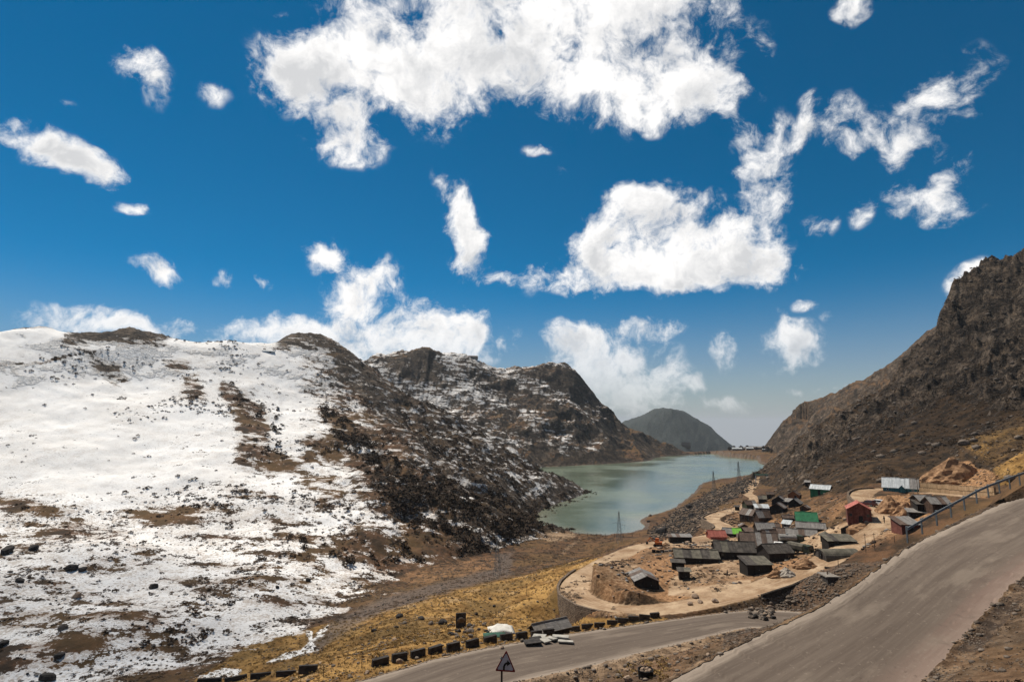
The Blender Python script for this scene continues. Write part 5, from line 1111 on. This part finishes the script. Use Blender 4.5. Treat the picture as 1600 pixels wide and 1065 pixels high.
# ------------------------------------------------------------------ small things by the lower road
p = ground(720, 981); m_ = p.y / FPX
t = thing('concrete_panel', 'upright dark concrete panel in the rubbish heap', 'panel', p, R(12))
MB().box((0, 0, 10 * m_), (15 * m_, .25, 23 * m_)).build('panel', M['block'], t); MB().tube((0, -.14, 12 * m_), (0, -.3, 11 * m_), 6 * m_, 5.5 * m_, 14).build('round_disc', M['stone'], t)
def cloth_sheet(name, label, px_, py_, w_, d_, h_, mat, rot):
    p = ground(px_, py_); m_ = p.y / FPX; n = 9; b = MB(); vs = []
    for j in range(n):
        for i in range(n):
            u_, v_ = i / (n - 1) - .5, j / (n - 1) - .5
            vs.append((u_ * w_ * m_, v_ * d_, h_ * m_ * (max(0, 1 - 4 * u_ * u_) * max(0, 1 - 3.2 * v_ * v_)) * (.7 + .5 * random.random()) + .1))
    fs = [(j * n + i, j * n + i + 1, (j + 1) * n + i + 1, (j + 1) * n + i) for j in range(n - 1) for i in range(n - 1)]
    o = b.add(vs, fs).build(name, M[mat], None, True); o.location = p; o.rotation_euler = (0, 0, R(rot)); sm_ = o.modifiers.new('thickness', 'SOLIDIFY'); sm_.thickness = .03
    return tag(o, label, 'tarpaulin')
cloth_sheet('tarpaulin', 'crumpled cream tarpaulin over the rubbish heap', 783, 985, 38, 3.0, 8, 'canvas', 8)
cloth_sheet('tarpaulin', 'green sheet lying in front of the cream tarpaulin', 773, 993, 34, 1.8, 3, 'dullgreen', 5)
for i, (px_, py_, l_, wd_, rz, lb) in enumerate([(842,997,20,.7,-20,'pale slab at the left of the pile before the blocks'),(852,1003,16,.6,-60,'pale slab lying crosswise in the pile by the road'),(876,998,24,.6,-8,'long pale slab at the top of the pile by the road'),(884,1004,22,.5,-6,'pale slab at the right end of the pile by the road'),(862,1000,16,.5,-48,'dark edged slab in the middle of the pile by the road'),(832,1006,24,.9,10,'dark flat slab at the lower left of the pile by the road'),(838,1001,18,.8,14,'dark slab under the pale slabs by the road')]):
    p = ground(px_, py_); m_ = p.y / FPX
    o = bpy.data.objects.new('slab', bev_box(l_ * m_, wd_, .10, .015, M['slab' if i < 5 else 'block'], 'slab')); COL.objects.link(o); o.location = (p.x, p.y, p.z + .12 + .04 * (i % 3)); o.rotation_euler = (random.uniform(-.1, .16), random.uniform(-.08, .08), R(rz)); tag(o, lb, 'slab', 'slabs piled by the lower road')
p = ground(1009, 1057); m_ = p.y / FPX
t = thing('tar_drum', 'black cut-off tar drum filled with stones beside the upper road', 'drum', p, 0)
n = 18; MB().add([(math.cos(2 * math.pi * i / n) * r_, math.sin(2 * math.pi * i / n) * r_, z_) for r_, z_ in ((10.5 * m_, -.1), (11.5 * m_, 11 * m_), (10.5 * m_, 11 * m_), (9.8 * m_, 6 * m_)) for i in range(n)], [(j * n + i, j * n + (i + 1) % n, (j + 1) * n + (i + 1) % n, (j + 1) * n + i) for j in range(3) for i in range(n)] + [tuple(3 * n + i for i in range(n))]).build('drum_wall', M['black'], t)
for i in range(7):
    a_ = i * 2.4; child('fill_stone', random.choice(RK['tanstone']), t, (math.cos(a_) * 5.5 * m_, math.sin(a_) * 5.5 * m_, 9 * m_), (i, i * 2, i), (3.8 * m_,) * 3)
p = ground(1305, 909); m_ = math.hypot(p.x, p.y) / FPX
t = thing('culvert', 'concrete culvert box with flat slab on the road bank', 'culvert', p, R(-2))
MB().box((0, 1.4, 0.5 * m_), (17 * m_, 2.4, 9 * m_)).build('box', M['block'], t); MB().box((3 * m_, 2.0, 5.6 * m_), (26 * m_, 3.4, 1.2 * m_)).build('cover_slab', M['concrete'], t)
for q in (-4, 12): MB().box((q * .6 * m_, 2.0, 8 * m_), (1.0 * m_, .2, 5 * m_)).build('stub_post', M['pole'], t)
p = ground(1041, 862); m_ = math.hypot(p.x, p.y) / FPX
t = thing('low_wall', 'low pale broken wall in front of the long shed', 'wall', p, -math.atan2(p.x, p.y) + R(14))
for i in range(7): MB().box(((-18 + 6 * i) * m_, 0, 1.0 * m_), (5.2 * m_, .4, random.uniform(3, 5.5) * m_)).build('wall_piece', M['concrete' if i > 2 else 'tar'], t)
# lake side fence
t0 = ground(905, 836)
t = thing('shore_fence', 'wire fence with thin posts along the muddy lake shore', 'fence', t0, 0)
fp = [ground(px_, py_) for px_, py_ in [(842,826),(852,828),(862,829),(872,831),(882,833),(893,834),(905,836),(918,837),(932,838),(946,838.5),(960,839),(974,839),(988,838.5),(1000,838)]]
pmf = MB().tube((0, 0, -.3), (0, 0, 1.7), .11, .09, 5).mesh('post', M['pole'])
for q in fp: child('post', pmf, t, tuple(q - t0), (random.uniform(-.08, .08), random.uniform(-.08, .08), 0))
for hz in (.6, 1.2):
    for q, r_ in zip(fp[:-1], fp[1:]): MB().tube(q - t0 + Vector((0, 0, hz)), r_ - t0 + Vector((0, 0, hz)), .035, None, 4).build('wire', M['pole'], t)

# mound with pale sheet by the flat hut, rubble mounds
def mound(label, px_, py_, wpx, hpx, mat, name='gravel_mound', cat='mound', deep=.7):
    p = ground(px_, py_); m_ = math.hypot(p.x, p.y) / FPX; b = bmesh.new(); bmesh.ops.create_icosphere(b, subdivisions=4, radius=1.0); r_ = random.Random(int(px_))
    xs = np.array([v_.co[:] for v_ in b.verts]); nz = fbm(xs[:, 0] * 3 + px_, xs[:, 1] * 3 + xs[:, 2] * 2, 1.2, 4, 5)
    for v_, q in zip(b.verts, nz):
        f_ = 1 + .28 * q; cz = max(v_.co.z, -.25); v_.co = Vector((v_.co.x * f_ * wpx * m_ / 2, v_.co.y * f_ * wpx * m_ / 2 * deep, (1 - (v_.co.x ** 2 + v_.co.y ** 2) ** .6) * f_ * hpx * m_ if cz > 0.05 else -3.0))
    me = bpy.data.meshes.new(name); b.to_mesh(me); b.free(); me.materials.append(M[mat]); o = bpy.data.objects.new(name, me); COL.objects.link(o); o.location = p
    return tag(o, label, cat)
M['mound'] = mk('heaped_earth', (0.15, 0.075, 0.035), (0.36, 0.21, 0.11), 1.2, bump=.9); M['gravel'] = mk('heaped_gravel', (0.22, 0.185, 0.15), (0.44, 0.38, 0.31), 2.0, bump=.9)
mound('pale gravel mound right of the flat roofed black hut', 1228, 898, 30, 10, 'gravel'); mound('brown earth mound between the flat roofed hut and the gravel', 1213, 900, 24, 11, 'mound')
mound('brown earth mound behind the dark army truck', 1258, 884, 34, 11, 'mound'); mound('orange rubble mound under the red house', 1345, 826, 36, 8, 'mound'); mound('earth mound in the road bend below the teal house', 1392, 800, 36, 22, 'mound', deep=.9)
mound('second earth mound right of the bend under the teal house', 1415, 806, 34, 18, 'mound'); mound('small earth mound beside the orange excavator', 1040, 852, 12, 5, 'mound'); mound('orange landslide heap above the tan wall', 1492, 752, 74, 30, 'mound', 'landslide_heap', 'heap', .6)

# ------------------------------------------------------------------ uncountable cover: shrubs, stones, grass
def merged(name, tv, tf, P, Sc, Ro, mat, label, tilt=0.0, cat=None):
    n = len(P); nv = len(tv); T = np.array(tv, float)
    if n == 0: return
    c_, s_ = np.cos(Ro), np.sin(Ro)
    X = (T[None, :, 0] * c_[:, None] - T[None, :, 1] * s_[:, None]) * Sc[:, 0:1] + P[:, 0:1]
    Y = (T[None, :, 0] * s_[:, None] + T[None, :, 1] * c_[:, None]) * Sc[:, 0:1] + P[:, 1:2]
    Z = T[None, :, 2] * Sc[:, 1:2] + P[:, 2:3]
    V = np.stack([X, Y, Z], 2).reshape(-1, 3); F = (np.array(tf)[None] + (np.arange(n) * nv)[:, None, None]).reshape(-1, len(tf[0]))
    k_ = F.shape[1]; me = bpy.data.meshes.new(name); me.vertices.add(len(V)); me.vertices.foreach_set('co', V.astype(np.float32).ravel())
    me.loops.add(F.size); me.loops.foreach_set('vertex_index', F.astype(np.int32).ravel()); me.polygons.add(len(F)); me.polygons.foreach_set('loop_start', np.arange(0, F.size, k_, dtype=np.int32)); me.update(calc_edges=True)
    me.materials.append(mat); o = bpy.data.objects.new(name, me); COL.objects.link(o); o['kind'] = 'stuff'; o['label'] = label
    if cat: o['category'] = cat
    return o
def shrub_template(nl, seed):
    r_ = random.Random(seed); v = []; f = []
    for i in range(nl):
        th = r_.uniform(0, 6.283); ph = r_.uniform(0.05, 1.45); rd_ = r_.uniform(.55, 1.0)
        c = Vector((math.cos(th) * math.cos(ph), math.sin(th) * math.cos(ph), math.sin(ph) * .85)) * rd_
        a = Vector((r_.gauss(0, 1), r_.gauss(0, 1), r_.gauss(0, 1))).normalized(); b_ = a.orthogonal().normalized(); s_ = r_.uniform(.22, .42)
        k_ = len(v); v += [tuple(c + a * s_), tuple(c + b_ * s_ * .8 - a * s_ * .5), tuple(c - b_ * s_ * .8 - a * s_ * .5)]; f.append((k_, k_ + 1, k_ + 2))
    return v, f
def stone_template(seed):
    b = bmesh.new(); bmesh.ops.create_icosphere(b, subdivisions=1, radius=1.0); r_ = random.Random(seed)
    v = [tuple(q.co * r_.uniform(.7, 1.1)) for q in b.verts]; f = [tuple(w_.index for w_ in q.verts) for q in b.faces]; b.free()
    return [(a, b_, c * .7 + .2) for a, b_, c in v], f
DRr = np.gradient(RR, axis=0).ravel(); DAr = (np.gradient(AZ, axis=1) * RR).ravel(); GRr = gr.ravel(); GAr = ga.ravel()
cell = (np.gradient(RR, axis=0) * np.gradient(AZ, axis=1) * RR).ravel()
elv = ((GZ - CAMZ) / RR); vism = elv >= np.maximum.accumulate(elv, axis=0) - 0.004
vis = vism.ravel() & (PX > -60) & (PX < 1660) & (PYY < 1120) & (PYY > 380)
def pick(prob, n):
    w_ = np.where(vis, np.maximum(prob, 0), 0) * cell; w_ /= w_.sum()
    i = rng.choice(len(w_), n, p=w_)
    # spread between grid points
    jr = rng.uniform(-.7, .7, n) * DRr[i]; ja = rng.uniform(-.7, .7, n) * DAr[i]; rx_, ry_ = x[i] / far[i], y[i] / far[i]
    xx = x[i] + rx_ * jr + ry_ * ja; yy = y[i] + ry_ * jr - rx_ * ja
    return i, np.stack([xx, yy, z[i] + GRr[i] * jr + GAr[i] * ja], 1)
def noisemask(size, seed, lo, hi): return sstep(lo, hi, fbm(x, y, size, 3, seed))
M['shrub'] = mk('dry_shrub', (0.055, 0.036, 0.024), (0.135, 0.088, 0.056), 0.4, bump=0); M['darkshrub'] = mk('dark_evergreen_shrub', (0.026, 0.017, 0.010), (0.078, 0.048, 0.027), 0.3, bump=0); M['tuft'] = mk('dry_grass_tufts', (0.16, 0.095, 0.030), (0.34, 0.22, 0.08), 0.5, bump=0)
i_, P_ = pick(i2 * (0.12 + noisemask(45, 201, .05, .35) * 2.5) * sstep(-520, -60, diag + 120) * 1.0 * (far > 120), 1900)
sc = rng.uniform(.35, 1.6, len(P_)) * rng.uniform(.5, 1.1, len(P_)); tv, tf = shrub_template(30, 3); merged('shrubs_on_snow', tv, tf, P_, np.stack([sc, sc * .8], 1), rng.uniform(0, 6, len(P_)), M['shrub'], 'dry brown shrubs dotting the snowy hillside')
facem = patch([(505,640),(560,670),(620,720),(700,755),(770,775),(838,800),(828,840),(770,845),(690,835),(610,800),(585,745),(530,700)], 12, 1) + .12 * patch([(360,600),(430,640),(470,735),(380,730)], 8, 1) + .25 * i2 * sstep(60, 160, diag) + .5 * patch(dark[10][0], 12, 1) + .3 * patch(dark[11][0], 12, 1)
i_, P_ = pick(i2 * facem * (.15 + noisemask(18, 261, -.1, .3)), 3600); sc = rng.uniform(.6, 2.2, len(P_)); tv, tf = shrub_template(22, 5); merged('dark_shrubs', tv, tf, P_, np.stack([sc, sc], 1), rng.uniform(0, 6, len(P_)), M['darkshrub'], 'dark evergreen scrub on the steep face of the snowy hill')
lowm = (i2 | i0) * (snow > .3) * (PYY > 770) * (far > 100) * (.25 + noisemask(14, 207, .05, .4) * 2)
i_, P_ = pick(lowm, 1500); sc = rng.uniform(.12, .55, len(P_)) * rng.uniform(.6, 1.2, len(P_)); tv, tf = shrub_template(26, 8); merged('low_shrubs', tv, tf, P_, np.stack([sc * 1.5, sc], 1), rng.uniform(0, 6, len(P_)), M['shrub'], 'low brown plants poking through the lower snow field')
i_, P_ = pick(lowm, 900); sc = rng.uniform(.08, .38, len(P_)) ** 1.0; tv, tf = stone_template(4); merged('stones_in_snow', tv, tf, P_, np.stack([sc, sc], 1), rng.uniform(0, 6, len(P_)), M['darkstone'], 'small dark stones scattered in the lower snow field')
# right mountain, shore and yard stones
i_, P_ = pick(i4 * (.15 + cragm * .6 + noisemask(30, 211, .1, .4)), 3600); sc = rng.uniform(.15, .6, len(P_)) + (rng.uniform(0, 1, len(P_)) > .95) * rng.uniform(.3, 1.6, len(P_)); tv, tf = stone_template(6); merged('mountain_scree', tv, tf, P_, np.stack([sc, sc * .8], 1), rng.uniform(0, 6, len(P_)), M['stone'], 'loose grey stones strewn over the right mountainside')
i_, P_ = pick(i4 * (1 - cragm) * (.2 + noisemask(20, 219, 0, .4)), 2600); sc = rng.uniform(.3, .9, len(P_)); tv, tf = shrub_template(16, 15); merged('mountain_shrubs', tv, tf, P_, np.stack([sc, sc * .7], 1), rng.uniform(0, 6, len(P_)), M['darkshrub'], 'dark heath shrubs on the right mountainside')
i_, P_ = pick(shore * 1.0 + .5 * shelf2 + .5 * isl + .35 * shelf * (RW > .6) + clayp, 3400); sc = rng.uniform(.10, .45, len(P_)) + (rng.uniform(0, 1, len(P_)) > .96) * .6; tv, tf = stone_template(9); merged('shore_stones', tv, tf, P_, np.stack([sc, sc * .8], 1), rng.uniform(0, 6, len(P_)), M['tanstone'], 'loose stones around the huts and the lake shore')
i_, P_ = pick(shore * 1.0 + .10 * gravelbed, 1700); sc = np.where(gravelbed[i_] > .3, rng.uniform(.1, .4, len(P_)), rng.uniform(.2, .9, len(P_))); tv, tf = stone_template(12); merged('dark_shore_stones', tv, tf, P_, np.stack([sc, sc * .8], 1), rng.uniform(0, 6, len(P_)), M['darkstone'], 'dark stones along the right shore and the stream bed')
bankm = (LID == 0) * (far > 38) * (far < 132) * (shelf < .5) * (PX > 1130) * (RW > np.where(RID == 0, 1.8, .3)) * (PYY > 800) * (.3 + (far > 50))
i_, P_ = pick(bankm * (.12 + noisemask(6, 263, 0, .4)), 1500); sc = (rng.uniform(.05, .22, len(P_)) + (rng.uniform(0, 1, len(P_)) > .96) * rng.uniform(.1, .4, len(P_))) * np.minimum(far[i_] / 75, 1.2); tv, tf = stone_template(41); merged('bank_rubble', tv, tf, P_, np.stack([sc, sc * .8], 1), rng.uniform(0, 6, len(P_)), M['stone'], 'rubble on the bank between the upper road and the dirt track')
yd = (LID == 0) * shelf * (RW > .5) + .8 * shelf2 * (RW > .5) + .6 * isl
for nm, mt_, nn_, sd_, lb_ in (('yard_scrap', 'brown', 420, 51, 'scattered planks and scrap around the huts'), ('yard_clutter', 'greytin', 260, 53, 'bits of sheet metal lying around the huts'), ('dark_yard_clutter', 'tar', 420, 55, 'dark bundles and boxes around the huts')):
    bx_ = MB().box((0, 0, .15), (1, .45, .5)); i_, P_ = pick(yd * (.1 + noisemask(16, sd_, .05, .3)), nn_); sc = rng.uniform(.25, 1.0, len(P_)); merged(nm, bx_.v, bx_.f, P_, np.stack([sc, sc * .7], 1), rng.uniform(0, 6, len(P_)), M[mt_], lb_)
i_, P_ = pick(yd * (.1 + noisemask(16, 57, .05, .3)), 1200); sc = rng.uniform(.2, .7, len(P_)); tv, tf = shrub_template(14, 61); merged('yard_weeds', tv, tf, P_, np.stack([sc, sc * .6], 1), rng.uniform(0, 6, len(P_)), M['shrub'], 'dry weeds between the huts')
# yellow slope: tufts and stones
i_, P_ = pick(ylw * (far < 210) * (RW > 1.5) * (far / 60.0) ** -1.2, 7000); sc = rng.uniform(.07, .24, len(P_)) * (1 + far[i_] / 160); tv, tf = shrub_template(12, 21); merged('grass_tufts', tv, tf, P_, np.stack([sc, sc * .9], 1), rng.uniform(0, 6, len(P_)), M['tuft'], 'dry yellow grass tufts on the slope below the road')
i_, P_ = pick(ylw * (far < 210) * (RW > .8) * (.15 + noisemask(9, 233, .1, .4)) * (far / 60.0) ** -.6, 1300); sc = rng.uniform(.08, .34, len(P_)); tv, tf = stone_template(31); merged('slope_stones', tv, tf, P_, np.stack([sc, sc * .8], 1), rng.uniform(0, 6, len(P_)), M['stone'], 'small stones scattered on the yellow slope')
# gravel on the road shoulders and banks
nearp = (far < 64) * (far > 20) * (RW > -.05) * ((RID < 2)) * (LID == 0)
i_, P_ = pick(nearp * (.35 + sstep(2.2, .2, RW) * (1 - .75 * (RID == 0) * (RU > 0))) * (.3 + noisemask(3, 241, .0, .4)), 5500); sc = rng.uniform(.015, .06, len(P_)) + (rng.uniform(0, 1, len(P_)) > .96) * rng.uniform(.04, .16, len(P_)); tv, tf = stone_template(35); merged('roadside_gravel', tv, tf, P_, np.stack([sc, sc * .8], 1), rng.uniform(0, 6, len(P_)), M['stone'], 'loose gravel along the edges of the asphalt roads')
i_, P_ = pick(nearp * (RW > .8) * (.1 + noisemask(4, 245, .1, .4)), 1200); sc = rng.uniform(.05, .16, len(P_)); tv, tf = shrub_template(14, 27); merged('bank_plants', tv, tf, P_, np.stack([sc, sc], 1), rng.uniform(0, 6, len(P_)), M['shrub'], 'withered low plants on the bank between the roads')
i_, P_ = pick(i0 * (far > 95) * (far < 330) * (PX < 960) * (ylw < .3) * (sdj > 1) * (.2 + noisemask(12, 251, 0, .4)), 2600); sc = rng.uniform(.15, .6, len(P_)); tv, tf = shrub_template(16, 33); merged('valley_heath', tv, tf, P_, np.stack([sc * 1.4, sc * .6], 1), rng.uniform(0, 6, len(P_)), M['shrub'], 'low brown heath on the valley floor')
i_, P_ = pick(i0 * (far > 95) * (far < 330) * (PX < 900) * (ylw < .3) * (sdj > 1) * (.2 + noisemask(15, 257, 0, .4)), 1200); sc = rng.uniform(.08, .4, len(P_)); tv, tf = stone_template(37); merged('valley_stones', tv, tf, P_, np.stack([sc, sc * .7], 1), rng.uniform(0, 6, len(P_)), M['stone'], 'grey stones strewn over the valley floor')
# far village trees
tr = 0
for px_, py_, w_, h_ in [(1140,704,6,6),(1147,702,5,6),(1158,703,6,7),(1168,701,6,7),(1182,704,6,6),(1193,702,5,6),(1199,703,7,6),(1205,706,6,5)]:
    try: p = ground(px_, py_)
    except ValueError: continue
    m_ = p.y / FPX; t = thing('tree', 'small dark tree among the far village houses', 'tree', p, 0, 'trees of the far village')
    MB().tube((0, 0, -.5), (0, 0, h_ * m_ * .6), .35, .2, 6).build('trunk', M['pole'], t)
    v_, f_ = shrub_template(150, tr); b = MB(); b.add([(a * w_ * m_ * .5, b_ * w_ * m_ * .5, (c * .75 + .3) * h_ * m_) for a, b_, c in v_], f_); b.build('crown', M['darkshrub'], t); tr += 1

# ------------------------------------------------------------------ air
hz_m, g = material('haze'); out = g.n('ShaderNodeOutputMaterial'); pv = g.n('ShaderNodeVolumePrincipled')
pv.inputs['Color'].default_value = (0.62, 0.68, 0.75, 1); pv.inputs['Density'].default_value = HAZE_D; pv.inputs['Anisotropy'].default_value = 0.1
hz_m.node_tree.links.new(pv.outputs[0], out.inputs['Volume'])
zt = float(max(z.max(), 190)) + 4
hb = MB().box((0, 0, (zt - 1400) / 2), (70000, 70000, zt + 1400)).build('haze', hz_m); hb['kind'] = 'stuff'; hb['label'] = 'thin pale mountain haze'

# ------------------------------------------------------------------ unseen clouds, placed sunward to shade the lower snow field and the right mountain
cl_m, g = material('cloud_vapour'); out = g.n('ShaderNodeOutputMaterial'); pv = g.n('ShaderNodeVolumePrincipled')
pv.inputs['Color'].default_value = (1, 1, 1, 1); pv.inputs['Density'].default_value = 0.0085; pv.inputs['Anisotropy'].default_value = 0.3
cl_m.node_tree.links.new(pv.outputs[0], out.inputs['Volume'])
for lb, tgt, L_, rad in [('unseen white cloud placed to shade the lower snow field', (-118, 128, 10), 760, (95, 62, 45)), ('unseen white cloud placed to shade the right mountain', (215, 320, 105), 900, (115, 90, 40))]:
    c_ = Vector(tgt) + sv * L_; b = bmesh.new(); bmesh.ops.create_icosphere(b, subdivisions=5, radius=1.0)
    co = np.array([v_.co[:] for v_ in b.verts]); nz = fbm(co[:, 0] * 2 + co[:, 2], co[:, 1] * 2 - co[:, 2] + tgt[0], 1.0, 4, 8, .55)
    for v_, q in zip(b.verts, nz): v_.co = Vector((v_.co.x * rad[0], v_.co.y * rad[1], v_.co.z * rad[2] * (1 if v_.co.z > 0 else .5))) * (1 + .55 * q)
    me = bpy.data.meshes.new('cloud'); b.to_mesh(me); b.free(); me.materials.append(cl_m); o = bpy.data.objects.new('cloud', me); COL.objects.link(o); o.location = c_; tag(o, lb, 'cloud', 'clouds overhead')
